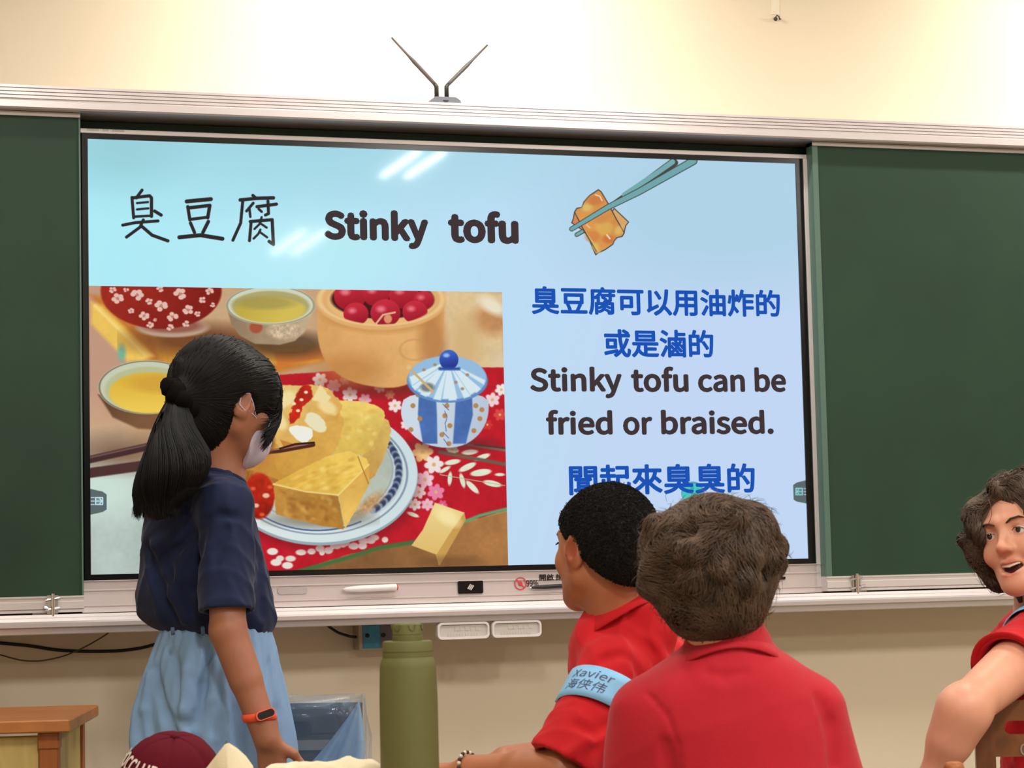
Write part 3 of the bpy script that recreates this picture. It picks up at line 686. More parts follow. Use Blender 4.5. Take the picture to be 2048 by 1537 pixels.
# small contrast lift in the whole frame
im = bpy.data.images.new('slide', IW, IH, alpha=False)
im.pixels.foreach_set(np.concatenate([np.clip(img, 0, 1), np.ones((IH, IW, 1), np.float32)], 2).astype(np.float32).ravel()); im.update(); im.pack()
ms = bpy.data.materials.new('lit_screen'); ms.use_nodes = True
N = ms.node_tree.nodes; L = ms.node_tree.links; b = N['Principled BSDF']
ti = N.new('ShaderNodeTexImage'); ti.image = im; ti.extension = 'EXTEND'
L.new(ti.outputs[0], b.inputs['Emission Color']); b.inputs['Emission Strength'].default_value = .96
b.inputs['Base Color'].default_value = (.004, .004, .005, 1); b.inputs['Roughness'].default_value = .05; b.inputs['Specular IOR Level'].default_value = .06
scr = obj('screen', [(-W2, SY, ZB), (W2, SY, ZB), (W2, SY, ZTP), (-W2, SY, ZTP)], [(0, 1, 2, 3)], ms, dp)
uv = scr.data.uv_layers.new(name='uv')
for i, c in enumerate(((0, 0), (1, 0), (1, 1), (0, 1))): uv.data[i].uv = c
def scr_text_mat(name, c):
    return mat(name, (2, 2, 2), .05, spec=.06, emit=(c, .96))
M_tb = scr_text_mat('slide_blue', (28, 84, 184)); M_td = scr_text_mat('slide_dark', (66, 54, 56))
def slide_text(name, s, u0, u1, vt, vb, m, bold, um=None):
    um = um or u0
    a = at(u0, (vt+vb)/2, 0)[0]; c = at(u1, (vt+vb)/2, 0)[0]
    text_fit(name, s, a, c, at(um, vb, 0)[2], at(um, vt, 0)[2], SY-.0008, m, scr, bold)
slide_text('slide_title', 'Stinky', 648, 857, 417, 495, M_td, .020)
slide_text('slide_title', 'tofu', 896, 1037, 420, 486, M_td, .020, 900)
slide_text('slide_text', '臭豆腐可以用油炸的', 1063, 1560, 572, 629, M_tb, .010)
slide_text('slide_text', '或是滷的', 1208, 1427, 658, 715, M_tb, .010)
for w_, a_, b_, t_, o_ in (('Stinky', 1060, 1244, 733, 797), ('tofu', 1262, 1377, 733, 785), ('can', 1396, 1490, 749, 785), ('be', 1509, 1572, 735, 785)): slide_text('slide_text', w_, a_, b_, t_, o_, M_td, .013)
for w_, a_, b_, t_, o_ in (('fried', 1092, 1225, 820, 871), ('or', 1246, 1305, 834, 871), ('braised.', 1322, 1547, 820, 870)): slide_text('slide_text', w_, a_, b_, t_, o_, M_td, .013)
slide_text('slide_text', '聞起來臭臭的', 1138, 1510, 930, 992, M_tb, .010)

# ------------------------------------------------------------------ router on the rail
rb = at(886, 202, .03); rx_ = rb[0]; rz = 2.3495; ry_ = .03
rt = empty('wireless_receiver', (rx_, ry_, rz), 'small grey receiver with two raised black antennas on the top rail', 'receiver')
MB().prism([(rx_-.044, ry_-.028, rz), (rx_-.044, ry_-.028, rz+.004), (rx_-.039, ry_-.028, rz+.019), (rx_-.027, ry_-.028, rz+.027), (rx_+.027, ry_-.028, rz+.027), (rx_+.039, ry_-.028, rz+.019), (rx_+.044, ry_-.028, rz+.004), (rx_+.044, ry_-.028, rz)], (0, .05, 0)).build('receiver_body', M_grayp, rt)
MB().prism([(rx_-.008, ry_-.0285, rz+.018), (rx_+.008, ry_-.0285, rz+.018), (rx_, ry_-.0285, rz+.01)], (0, -.001, 0)).build('arrow_mark', M_blackm, rt)
for su, sv, eu, ev in ((873, 172, 783, 75), (893, 172, 975, 90)):
    a = at(su, sv, ry_); b2 = at(eu, ev, ry_); a_ = at(su, sv+6, ry_)
    an = MB().tube([a+(b2-a)*t for t in (0, .1, .5, .62, 1)], [.0045, .0052, .0056, .0036, .0026], 12).build('antenna', M_ant, rt, True)
    MB().tube([(a_[0], ry_, rz+.024), (a_[0], ry_, a[2]-.002), (a[0]+(b2-a)[0]*.05, ry_, a[2]+.006)], [.0062, .006, .005], 12).build('antenna_hinge', M_blackm, rt, True)
# hook on the wall
h = at(1551, 38, YW)
hk = empty('wall_hook', (h[0], YW, h[2]), 'small dark metal hook screwed high in the wall, right of the antennas', 'hook')
MB().lathe([(.006, 0), (.005, .003)], (h[0], YW, h[2]), 12, (0, -1, 0)).build('hook_plate', M_ant, hk)
MB().tube([(h[0]-.004, YW, h[2]), (h[0]-.005, YW-.012, h[2]+.001), (h[0]-.003, YW-.018, h[2]+.006), (h[0]+.003, YW-.018, h[2]+.002), (h[0]+.006, YW-.014, h[2]-.004), (h[0]+.011, YW-.01, h[2]-.002)], .0022, 8).build('hook_wire', M_ant, hk, True)
MB().box((h[0]-.013, YW-.0015, h[2]+.012), (h[0]+.013, YW, h[2]+.12)).build('tape_strip', mat('pale_tape', (232, 222, 200), .5), hk)

# ------------------------------------------------------------------ pens, trays, cables, socket
def pen(name, u0, v0, u1, v1, r, m, mt, lab, mtip):
    y = -.0115-r; a = at(u0, v0, y); c = at(u1, v1, y)
    e = empty(name, (a+c)/2, lab, 'pen')
    MB().tube([a+(c-a)*t for t in (0, .03, .12, .3, .985, 1)], [r*.35, r*.6, r*.8, r, r, r*.9], 14).build('barrel', m, e, True)
    MB().tube([a+(c-a)*t for t in (-.03, .01)], [r*.25, r*.42], 10).build('tip', mtip, e, True)
    if mt: MB().tube([a+(c-a)*t for t in (.997, 1.022)], [r*.92, r*.8], 14).build('end_cap', mt, e, True)
pen('stylus_pen', 688, 1180, 793, 1175, .0085, M_whitep, M_red, 'thick white stylus with a red end clipped below the display', M_offw)
pen('stylus_pen', 1062, 1176, 1150, 1171, .0055, M_blackm, None, 'thin dark stylus with a white tip beside the red sticker', M_whitep)
def tray(u0, u1, v0, v1, lab):
    a = at(u0, v1, -.09); c = at(u1, v0, -.09); z1 = 1.0283; z0 = a[2]
    e = empty('hanging_tray', ((a[0]+c[0])/2, -.08, z0), lab, 'tray', 'white plastic trays under the chalk tray')
    cx, cz, w_, h_ = (a[0]+c[0])/2, (z0+z1)/2, c[0]-a[0], z1-z0
    MB().prism([(x, -.07, z) for x, z in rrect(cx, cz, w_, h_, .012)], (0, -.016, 0)).build('tray_shell', M_offw, e)
    o = rrect(cx, cz, w_, h_, .012); i_ = rrect(cx, cz, w_-.014, h_-.012, .008); n = len(o); V = []; Fc = []
    for y, P in ((-.086, o), (-.092, [(cx+(x-cx)*.985, cz+(z-cz)*.97) for x, z in o]), (-.092, [(cx+(x-cx)*1.02, cz+(z-cz)*1.03) for x, z in i_]), (-.086, i_)): V += [(x, y, z) for x, z in P]
    for k in range(3): Fc += [(k*n+j, k*n+(j+1) % n, (k+1)*n+(j+1) % n, (k+1)*n+j) for j in range(n)]
    obj('raised_rim', V, Fc, M_whitep, e)
    V, Ft = text_mesh('大 一二三', .0); lo, hi = V.min(0), V.max(0); t = (V-lo)/(hi-lo)
    m = MB()
    for k in range(11): m.box((cx-.04+k*.0075, -.087, cz-.013), (cx-.036+k*.0075, -.086, cz-.008))
    for k, wd in enumerate((.012, .006, .009, .004, .010)): m.box((cx-.022+k*.0135, -.087, cz+.0), (cx-.022+k*.0135+wd, -.086, cz+.011-.002*(k % 2)))
    tag(m.build('embossing', M_offw, e), kind='stuff')
tray(875, 979, 1241, 1281, 'white rimmed hanging tray just right of the olive bottle lid')
tray(984, 1083, 1238, 1277, 'white rimmed hanging tray nearest the boy with cropped black hair')
a = at(716, 1247, .09); c = at(800, 1299, .09)
sb = empty('socket_box', ((a[0]+c[0])/2, YW, c[2]), 'metal wall socket box with bright blue plate behind the bottle', 'socket')
MB().box((a[0]-.002, .075, c[2]), (c[0], YW-.0005, 1.0275), bev=.002).build('box_body', M_box, sb)
MB().box((a[0]+.008, .072, c[2]+.005), (a[0]+.053, .0755, 1.024), bev=.001).build('blue_plate', M_blue, sb)
MB().box((a[0]+.053, .072, c[2]+.005), (c[0]-.004, .0755, 1.024), bev=.001).build('grey_plate', mat('grey_plate', (120, 112, 122), .5), sb)
for u_, v_ in ((735, 1272), (767, 1271)):
    p = at(u_, v_, .07); MB().lathe([(.0055, -.001), (.0055, .002), (.003, .003)], (p[0], .072, p[2]), 14, (0, -1, 0)).build('screw_cap', M_cable, sb)
def cable(name, pts, r, m, lab, y=.125):
    P = [at(u, v, y) for u, v in pts]; P = np.array(P); t = np.linspace(0, len(P)-1, len(P)*6); i = np.arange(len(P))
    Q = np.c_[np.interp(t, i, P[:, 0]), np.interp(t, i, P[:, 1]), np.interp(t, i, P[:, 2])]
    for _ in range(6): Q[1:-1] = (Q[:-2]+Q[1:-1]*2+Q[2:])/4
    tag(MB().tube(Q, r, 8).build(name, m, None, True), lab, 'cable')
cable('power_cable', [(-260, 1262), (-120, 1275), (0, 1287), (60, 1292), (110, 1301), (170, 1304), (240, 1303), (290, 1296), (340, 1280), (380, 1258)], .0042, M_cable, 'black power cable sagging along the wall below the left chalkboard')
cable('thin_cable', [(-200, 1275), (-60, 1298), (0, 1310), (40, 1322), (80, 1324), (130, 1313), (170, 1295), (205, 1275), (232, 1256)], .0018, M_cable2, 'thin grey cable looping below the left chalkboard', y=.118)
cable('socket_cable', [(640, 1240), (655, 1252), (675, 1266), (700, 1274), (716, 1275)], .0035, M_cable, 'short black cable running into the wall socket box', y=.10)

# ================================================================== VOXEL SCULPTING
class Vol:
    def __init__(s, lo, hi, h):
        s.lo = np.array(lo, float); s.h = h; s.n = np.ceil((np.array(hi)-s.lo)/h).astype(int)+1
        s.f = np.full(s.n, .05, np.float32)
        s.ax = [(s.lo[i]+h*np.arange(s.n[i])).astype(np.float32) for i in range(3)]
    def add(s, prim, k=.008, mode='u'):
        fn, lo, hi = prim; k = max(k, 1e-4); pad = k+2.5*s.h+(.012 if mode == 'u' else 0)
        i0 = np.maximum(0, np.floor((np.array(lo)-pad-s.lo)/s.h).astype(int)); i1 = np.minimum(s.n, np.ceil((np.array(hi)+pad-s.lo)/s.h).astype(int)+1)
        if np.any(i1 <= i0): return s
        S = tuple(slice(a, b) for a, b in zip(i0, i1))
        X = s.ax[0][S[0]][:, None, None]; Y = s.ax[1][S[1]][None, :, None]; Z = s.ax[2][S[2]][None, None, :]
        d = fn(X, Y, Z).astype(np.float32); f = s.f[S]
        if mode == 'u':
            hh = np.maximum(k-np.abs(f-d), 0)/k; s.f[S] = np.minimum(f, d)-hh*hh*k*.25
        elif mode == 's':
            d = -d; hh = np.maximum(k-np.abs(f-d), 0)/k; s.f[S] = np.maximum(f, d)+hh*hh*k*.25
        elif mode == 'd':       # add displacement
            s.f[S] = f+d
        return s
    def sample(s, P):
        q = (P-s.lo)/s.h; q = np.clip(q, 0, s.n-1.001); i = q.astype(int); t = q-i; r = 0
        for a in (0, 1):
            for b in (0, 1):
                for c in (0, 1):
                    wgt = (t[:, 0] if a else 1-t[:, 0])*(t[:, 1] if b else 1-t[:, 1])*(t[:, 2] if c else 1-t[:, 2])
                    r = r+wgt*s.f[i[:, 0]+a, i[:, 1]+b, i[:, 2]+c]
        return r
    def grad(s, P):
        e = s.h; g = np.stack([s.sample(P+np.eye(3)[i]*e)-s.sample(P-np.eye(3)[i]*e) for i in range(3)], 1)
        return g/(np.linalg.norm(g, axis=1)[:, None]+1e-9)
    def mesh(s):
        g = vdb.FloatGrid(background=float(3*s.h)); a = np.clip(s.f, -3*s.h, 3*s.h)
        a[0], a[-1], a[:, 0], a[:, -1], a[:, :, 0], a[:, :, -1] = (3*s.h,)*6
        g.copyFromArray(a.astype(np.float32))
        pts, quads = g.convertToQuads(isovalue=0.0)
        return pts*s.h+s.lo, quads[:, ::-1] if FLIP else quads
    def build(s, name, m, parent, tints=None):
        V, Q = s.mesh()
        if len(V) == 0: raise RuntimeError('empty volume '+name)
        V = smooth_v(V, Q, 2)
        o = fast_obj(name, V, Q, m, parent)
        if tints is not None: set_tint(o, V, tints)
        return o
FLIP = True
def smooth_v(V, Q, it):
    for _ in range(it):
        acc = np.zeros_like(V); cnt = np.zeros(len(V))
        for i in range(4):
            a, b = Q[:, i], Q[:, (i+1) % 4]
            for k in range(3):
                acc[:, k] += np.bincount(a, V[b, k], len(V))+np.bincount(b, V[a, k], len(V))
            cnt += np.bincount(a, minlength=len(V))+np.bincount(b, minlength=len(V))
        V = V*.5+.5*acc/np.maximum(cnt, 1)[:, None]
    return V
def fast_obj(name, V, Q, m, parent=None, smooth=True, sides=4):
    base = wloc(parent) if parent is not None else np.zeros(3)
    me = bpy.data.meshes.new(name); V = (V-base).astype(np.float32)
    me.vertices.add(len(V)); me.vertices.foreach_set('co', V.ravel())
    me.loops.add(Q.size); me.loops.foreach_set('vertex_index', Q.astype(np.int32).ravel())
    me.polygons.add(len(Q)); me.polygons.foreach_set('loop_start', np.arange(0, Q.size, Q.shape[1], dtype=np.int32))
    me.polygons.foreach_set('use_smooth', np.ones(len(Q), bool))
    me.materials.append(m); me.update(calc_edges=True); me.validate()
    o = bpy.data.objects.new(name, me); COL.objects.link(o)
    if parent is not None: o.parent = parent
    return o
def set_tint(o, V, tints):
    C = np.ones((len(V), 4), np.float32)
    for c, r, R_, t in tints:
        p = (V-c)@R_ if R_ is not None else V-c
        d = np.linalg.norm(p/np.array(r), axis=1); wgt = np.clip((1.25-d)/.5, 0, 1)[:, None]
        C[:, :3] = C[:, :3]*(1-wgt)+np.array(t)*wgt
    a = o.data.color_attributes.new('tint', 'FLOAT_COLOR', 'POINT'); a.data.foreach_set('color', C.ravel())
def hit(vol, u, v_, D0, off=0.0):
    for d in np.arange(D0-.32, D0+.2, .002):
        p = pt(u, v_, d)
        if vol.sample(p[None])[0] < .0005: return p+CF*off
    return None
def crease(vol, P_, r0, r1, k, mode, D0, off=0.0):
    H = [hit(vol, *p, D0, off) for p in P_]
    for i in range(len(H)-1):
        if H[i] is not None and H[i+1] is not None and np.linalg.norm(H[i]-H[i+1]) < .2:
            t0, t1 = i/(len(H)-1), (i+1)/(len(H)-1); vol.add(K_(H[i], H[i+1], r0+(r1-r0)*t0, r0+(r1-r0)*t1), k, mode)
def E_(c, r, R_=None):
    c = np.array(c, float); r = np.broadcast_to(np.array(r, float), (3,)); R_ = np.eye(3) if R_ is None else np.asarray(R_)
    ext = np.sqrt(((R_*r)**2).sum(1))
    def fn(X, Y, Z):
        x, y, z = X-c[0], Y-c[1], Z-c[2]
        a = (x*R_[0, 0]+y*R_[1, 0]+z*R_[2, 0])/r[0]; b = (x*R_[0, 1]+y*R_[1, 1]+z*R_[2, 1])/r[1]; d = (x*R_[0, 2]+y*R_[1, 2]+z*R_[2, 2])/r[2]
        k0 = np.sqrt(a*a+b*b+d*d); k1 = np.sqrt((a/r[0])**2+(b/r[1])**2+(d/r[2])**2)+1e-9
        return k0*(k0-1)/k1
    return fn, c-ext, c+ext
def K_(a, b, ra, rb=None):
    a = np.array(a, float); b = np.array(b, float); rb = ra if rb is None else rb
    ab = b-a; L2 = ab@ab+1e-12
    def fn(X, Y, Z):
        x, y, z = X-a[0], Y-a[1], Z-a[2]
        t = np.clip((x*ab[0]+y*ab[1]+z*ab[2])/L2, 0, 1)
        return np.sqrt((x-t*ab[0])**2+(y-t*ab[1])**2+(z-t*ab[2])**2)-(ra+(rb-ra)*t)
    rm = max(ra, rb); return fn, np.minimum(a, b)-rm, np.maximum(a, b)+rm
def half_(p, n, lo, hi):
    """half space on the +n side of p"""
    p = np.array(p, float); n = np.array(n, float)/np.linalg.norm(n)
    return (lambda X, Y, Z: -((X-p[0])*n[0]+(Y-p[1])*n[1]+(Z-p[2])*n[2])), lo, hi
def loft_(O_, sl, fold=None, frame=(RH, FH), p=2.0, r_end=.01):
    """sl: [(z, cx, cy, rx, ry)] in frame (right, forward) about O_"""
    sl = np.array(sorted(sl), float); fr, ff = frame
    from numpy import interp
    zz = np.linspace(sl[0, 0], sl[-1, 0], 200); T = []
    for j in range(1, 5):
        y = interp(zz, sl[:, 0], sl[:, j])
        kk = np.ones(13)/13; yp = np.r_[np.full(6, y[0]), y, np.full(6, y[-1])]; T.append(np.convolve(yp, kk, 'valid'))
    def fn(X, Y, Z):
        x0 = X-O_[0]; y0 = Y-O_[1]; x = x0*fr[0]+y0*fr[1]; y = x0*ff[0]+y0*ff[1]
        Zb = Z+0*x
        cx, cy, rx, ry = [interp(Z, zz, t) for t in T]
        dx = (x-cx)/rx; dy = (y-cy)/ry
        k = (np.abs(dx)**p+np.abs(dy)**p)**(1/p)
        d = (k-1)*np.minimum(rx, ry)
        if fold is not None: d = d-fold(np.arctan2(dy, dx), Zb)*np.clip(k, 0, 1.5)
        dz = np.maximum(sl[0, 0]-Zb, Zb-sl[-1, 0])
        d2 = np.maximum(d+r_end, 0)**2+np.maximum(dz+r_end, 0)**2
        return np.where((d > -r_end) & (dz > -r_end), np.sqrt(d2)-r_end, np.maximum(d, dz))
    ext = (np.abs(sl[:, 1])+sl[:, 3]).max()+(np.abs(sl[:, 2])+sl[:, 4]).max()+.02
    return fn, np.array([O_[0]-ext, O_[1]-ext, sl[0, 0]]), np.array([O_[0]+ext, O_[1]+ext, sl[-1, 0]])
def bx8(u0, v0, u1, v1, D, dd, pad, *extra):
    return bb([pt(u, v, D+d) for u in (u0, u1) for v in (v0, v1) for d in (-dd, dd)]+list(extra), pad)
def bb(pts, pad):
    P = np.array(pts); return P.min(0)-pad, P.max(0)+pad
def pxl(D, rows, O_):
    """rows (v, uL, uR, ry, dy) seen at distance D -> loft slices"""
    out = []
    for v, uL, uR, ry, dy in rows:
        a = pt(uL, v, D)-O_; b = pt(uR, v, D)-O_
        out.append((pt((uL+uR)/2, v, D)[2], (a@RH+b@RH)/2, dy+(a@FH+b@FH)/2, abs(b@RH-a@RH)/2, ry))
    return out
def hframe(theta, pitch=0, roll=0):
    t = math.radians(theta); p_ = math.radians(pitch)
    fr = (RH*math.sin(t)+FH*math.cos(t))*math.cos(p_)+UP*math.sin(p_); rt_ = RH*math.cos(t)-FH*math.sin(t)
    up = np.cross(rt_, fr); R_ = np.stack([rt_, fr, up], 1)
    return R_@rot((0, 1, 0), roll)
def disk_cut(c_, n_, R0):
    n_ = n_/np.linalg.norm(n_)
    def fn(X, Y, Z):
        x, y, z = X-c_[0], Y-c_[1], Z-c_[2]; h_ = x*n_[0]+y*n_[1]+z*n_[2]; rr = np.sqrt(np.maximum(x*x+y*y+z*z-h_*h_, 0))
        return np.maximum(np.maximum(-h_, h_-.09), rr-R0)
    return fn, c_-R0-.05, c_+R0+.05
def folds(seed, amp, f=28., dirs=5):
    r = np.random.default_rng(seed); D_ = r.normal(size=(dirs, 3)); D_[:, 2] *= .6; D_ /= np.linalg.norm(D_, axis=1)[:, None]; ph = r.random(dirs)*6; fr = f*(.6+r.random(dirs)*.9)
    def fn(X, Y, Z):
        o = 0
        wx = .02*np.sin(17*Y+11*Z); wy = .02*np.sin(13*X+19*Z)
        for i in range(dirs):
            s = np.sin(fr[i]*((X+wx)*D_[i, 0]+(Y+wy)*D_[i, 1]+Z*D_[i, 2])*2+ph[i]); o = o+(1-np.abs(s))**2-.35
        return -o*amp/dirs*2
    return fn
def head(v, Rh, c, s=1.0, mouth_open=False, ears=(1, 1), nose=1.0):
    T = lambda p: c+Rh@(np.array(p)*s)
    e = lambda p, r, R2=None: E_(T(p), np.array(r)*s, Rh if R2 is None else Rh@R2)
    kk = lambda a, b, ra, rb=None: K_(T(a), T(b), ra*s, (rb if rb is not None else ra)*s)
    v.add(e((0, -.014, .030), (.074, .094, .083)))
    v.add(e((0, .026, .0), (.066, .064, .075)), .02)
    v.add(e((0, .032, -.045), (.054, .054, .062)), .025)
    for q in (-1, 1):
        v.add(kk((q*.052, .0, -.045), (q*.016, .070, -.092), .016, .018), .03)
        v.add(kk((q*.062, .01, -.01), (q*.052, .0, -.05), .014, .015), .02)
        v.add(e((q*.038, .062, -.026), (.022, .020, .022)), .018)
        v.add(kk((q*.012, .083, .024), (q*.040, .074, .024), .010, .009), .014)
    v.add(e((0, .076, -.098), (.018, .015, .016)), .018)
    for q in (-1, 1):
        v.add(e((q*.031, .096, .004), (.017, .014, .011)), .012, 's')
        v.add(e((q*.031, .074, .003), (.0150, .0150, .0135)), .004)
        v.add(e((q*.031, .0885, .0025), (.0114, .008, .0025)), .003, 's')
    v.add(kk((0, .084, .018), (0, .103*nose, -.022), .0065, .0085), .012)
    v.add(e((0, .104*nose, -.027), (.0115, .012, .0095)), .008)
    for q in (-1, 1):
        v.add(e((q*.011, .095, -.030), (.0075, .010, .0075)), .006)
        v.add(e((q*.0065, .101, -.0375), (.0036, .005, .004)), .002, 's')
    if mouth_open:
        v.add(e((0, .079, -.068), (.024, .022, .0125)), .012)
        v.add(e((0, .085, -.0545), (.023, .012, .0058)), .006)
        v.add(e((0, .082, -.078), (.019, .0125, .0065)), .006)
        v.add(e((0, .096, -.0672), (.017, .026, .0085)), .003, 's')
        for q in (-1, 1): v.add(e((q*.0150, .093, -.0632), (.0115, .024, .0062)), .003, 's')
        for q in (-1, 1): v.add(kk((q*.016, .097, -.0635), (q*.0285, .084, -.0535), .0052, .002), .004, 's')
    else:
        v.add(e((0, .087, -.058), (.022, .009, .0048)), .006); v.add(e((0, .086, -.067), (.019, .009, .0052)), .006)
        v.add(e((0, .096, -.0625), (.024, .006, .0012)), .002, 's')
    for q, on in zip((-1, 1), ears):
        if not on: continue
        Re = rot((0, 0, 1), q*-22)@rot((1, 0, 0), -10)
        v.add(e((q*.078, -.008, -.004), (.0085, .019, .032), Re), .006)
        v.add(e((q*.084, -.005, .002), (.006, .012, .021), Re), .004, 's')
        v.add(e((q*.076, .0, -.028), (.007, .009, .011), Re), .006)
    return T
def hand(v, wrist, d, n, side, curl=30, s=1.0, spread=1.0, r=.0082):
    """d: finger direction, n: back-of-hand normal, side: +thumb direction"""
    d = d/np.linalg.norm(d); n = n-d*(n@d); n /= np.linalg.norm(n); t = np.cross(d, n); t = t if t@side > 0 else -t
    for i, (off, ln) in enumerate(((.027, .068), (.009, .076), (-.009, .071), (-.026, .055))):
        k = wrist+d*(.088-.004*abs(i-1.2))*s+t*off*s
        v.add(K_(wrist+t*off*.55*s+d*.01, k, .0125*s, .0105*s), .010)
        p = k; dd = d+t*(off*2.5*spread)
        for j, f in enumerate((.45, .31, .24)):
            a = math.radians(curl*(.6+.5*j)); q = p+(d*math.cos(a)-n*math.sin(a)+t*off*3*spread)*ln*f*s
            v.add(K_(p, q, r*s*(1-.08*j), r*s*(.94-.1*j)), .0035); p = q
    b = wrist+d*.018*s+t*.02*s; c1 = b+(d*.6+t*.7-n*.25)*.042*s; c2 = c1+(d*.85+t*.35-n*.2)*.032*s; c3 = c2+(d*.97+t*.1-n*.25)*.026*s
    v.add(K_(b, c1, .014*s, .0115*s), .01); v.add(K_(c1, c2, .0105*s, .0095*s), .004); v.add(K_(c2, c3, .0095*s, .0078*s), .004)
def limb(v, P, r, k=.01):
    for i in range(len(P)-1): v.add(K_(P[i], P[i+1], r[i], r[i+1]), k)
def tubes(P, r, n=3, taper=True):
    """P (N, M, 3) strands -> mesh arrays"""
    N_, M_, _ = P.shape
    T = np.gradient(P, axis=1); T /= np.linalg.norm(T, axis=2)[..., None]+1e-9
    ref = np.array([.31, .53, .79]); a = np.cross(T, ref); a /= np.linalg.norm(a, axis=2)[..., None]+1e-9; b = np.cross(T, a)
    rr = np.broadcast_to(np.asarray(r).reshape(-1, 1), (N_, M_))*(1-(np.linspace(0, 1, M_)**2)*.75*(1 if taper else 0))[None]
    V = np.stack([P+rr[..., None]*(a*math.cos(2*math.pi*k/n)+b*math.sin(2*math.pi*k/n)) for k in range(n)], 2)  # N M n 3
    idx = np.arange(N_*M_*n).reshape(N_, M_, n); Q = []
    for k in range(n):
        k2 = (k+1) % n; Q.append(np.stack([idx[:, :-1, k], idx[:, :-1, k2], idx[:, 1:, k2], idx[:, 1:, k]], -1).reshape(-1, 4))
    return V.reshape(-1, 3), np.concatenate(Q)
def comb(vol, roots, flow, steps, ds, lift, r, wob=0, wf=60, seed=0, ljit=.5):
    """grow strands over a hair volume following flow(P, j) directions"""
    g = np.random.default_rng(seed); N_ = len(roots); P = roots.copy(); out = [P.copy()]
    ln = 1-ljit*g.random(N_); ph = g.random((N_, 3))*.8; per = g.random(N_)*6.28
    n0 = vol.grad(P)
    for j in range(1, steps):
        n = vol.grad(P); t = flow(P, j)
        if wob:
            t = t+wob*np.stack([np.sin(wf*P[:, 1]+ph[:, 0]*2+wf*.7*P[:, 2]), np.sin(wf*P[:, 2]*1.1+wf*.6*P[:, 0]+ph[:, 1]*2), np.sin(wf*P[:, 0]+wf*.8*P[:, 1]+ph[:, 2]*2)], 1)
        t = t-n*(t*n).sum(1)[:, None]; t /= np.linalg.norm(t, axis=1)[:, None]+1e-9
        P = P+t*(ds*ln)[:, None]
        d = vol.sample(P); L_ = lift(j/(steps-1), g) if callable(lift) else lift
        P = P-vol.grad(P)*np.clip(d-L_, -.006, .02)[:, None]
        out.append(P.copy())
    return np.stack(out, 1), r*(.7+.6*g.random(N_))
def surf(vol, N_, seed, cond=None, jit=.002):
    V, Q = vol.mesh(); g = np.random.default_rng(seed)
    if cond is not None: V = V[cond(V)]
    return V[g.integers(0, len(V), N_)]+g.normal(size=(N_, 3))*jit
def strands(name, P, r, m, parent, n=3):
    V, Q = tubes(P, r, n); return tag(fast_obj(name, V, Q, m, parent), kind='stuff')
def collar(name, c, Rf, rx, ry, h, flare, m, parent, gap=12, drop=.9, thick=.0022):
    """folded polo collar; ring in frame Rf (right, front, up), opening at front"""
    V = []; n = 72; prof = [(-.004, -h*.6), (0, 0), (.004, .004), (.009, .001), (.009+flare*.6, -h*.55*drop), (.010+flare, -h*drop)]
    prof += [(a-.0025 if i > 2 else a-.0025, b-.002) for i, (a, b) in reversed(list(enumerate(prof)))]
    for k in range(n+1):
        a = math.radians(90+gap+(360-2*gap)*k/n); edge = min(k, n-k)/n; ex = 1+.8*max(0, 1-edge*9)
        for (dr, dz) in prof:
            dz2 = dz*(ex if dz < -.003 else 1)
            p = np.array([(rx+dr)*math.cos(a), (ry+dr)*math.sin(a), dz2+.004*math.sin(3*a)])
            V.append(c+Rf@p)
    mP = len(prof); Fc = [(k*mP+j, k*mP+(j+1) % mP, (k+1)*mP+(j+1) % mP, (k+1)*mP+j) for k in range(n) for j in range(mP)]
    Fc += [tuple(range(mP))[::-1], tuple(n*mP+j for j in range(mP))]
    return obj(name, V, Fc, m, parent, True)
def shoe(name, ankle, fwd, m, parent):
    f = fwd/np.linalg.norm(fwd); lo = ankle+f*.07; v = Vol(lo-np.array([.2, .2, .1]), lo+np.array([.2, .2, .13]), .006)
    g = np.array([ankle[0], ankle[1], 0])
    v.add(K_(g-f*.03+UP*.04, g+f*.15+UP*.035, .038, .036)); v.add(K_(g-f*.02+UP*.06, ankle+UP*.02, .042, .045), .02)
    v.add(half_(g+UP*.002, UP*-1, lo-np.array([.2, .2, .1]), lo+np.array([.2, .2, .13])), .001, 's')
    return v.build(name, m, parent)
def ptz(u, z, D):
    v = 1200.
    for _ in range(12): v += (pt(u, v, D)[2]-z)*F/D
    return pt(u, v, D)
def bb(pts, pad):
    P = np.array(pts); return P.min(0)-pad, P.max(0)+pad
def person(u, D, label):
    p = pt(u, 1200, D); return empty('person', (p[0], p[1], 0), label, 'person')

# ================================================================== GIRL
D = 4.72
gp = person(420, D, 'standing person with long black ponytail, navy t-shirt, blue skirt and orange wristband')
O_ = pt(400, 1100, D); O_[2] = 0
Rh = hframe(50, -10, 0); hc = pt(448, 808, D)
nb = pt(432, 965, D-.01)
shR, elR, wrR = pt(450, 1012, D-.12), pt(456, 1262, D-.19), pt(534, 1478, D-.22)
v = Vol(*bx8(300, 660, 600, 1600, D, .3, .03, [O_[0], O_[1], 0.03]), .0038)
T = head(v, Rh, hc, 1.05)
v.add(K_(T((0, -.030, -.05)), nb, .050, .052), .02)
v.add(K_(nb, nb-UP*.05, .055, .075), .03)
torso = pxl(D, [(1000, 345, 465, .06, .02), (1060, 330, 470, .07, .03), (1150, 330, 475, .07, .03), (1240, 355, 490, .06, .03), (1330, 345, 510, .075, .03), (1420, 345, 520, .08, .03)], O_)
v.add(loft_(O_, torso), .03)
limb(v, [shR, elR, wrR], [.043, .036, .0275], .012)
v.add(K_(elR, elR+(wrR-elR)*.45, .034, .033), .01)
hd = pt(556, 1590, D-.21)-wrR
hand(v, wrR, hd, -RH*.25+FH*-.9, RH*.9+FH*.3, 28, .92)
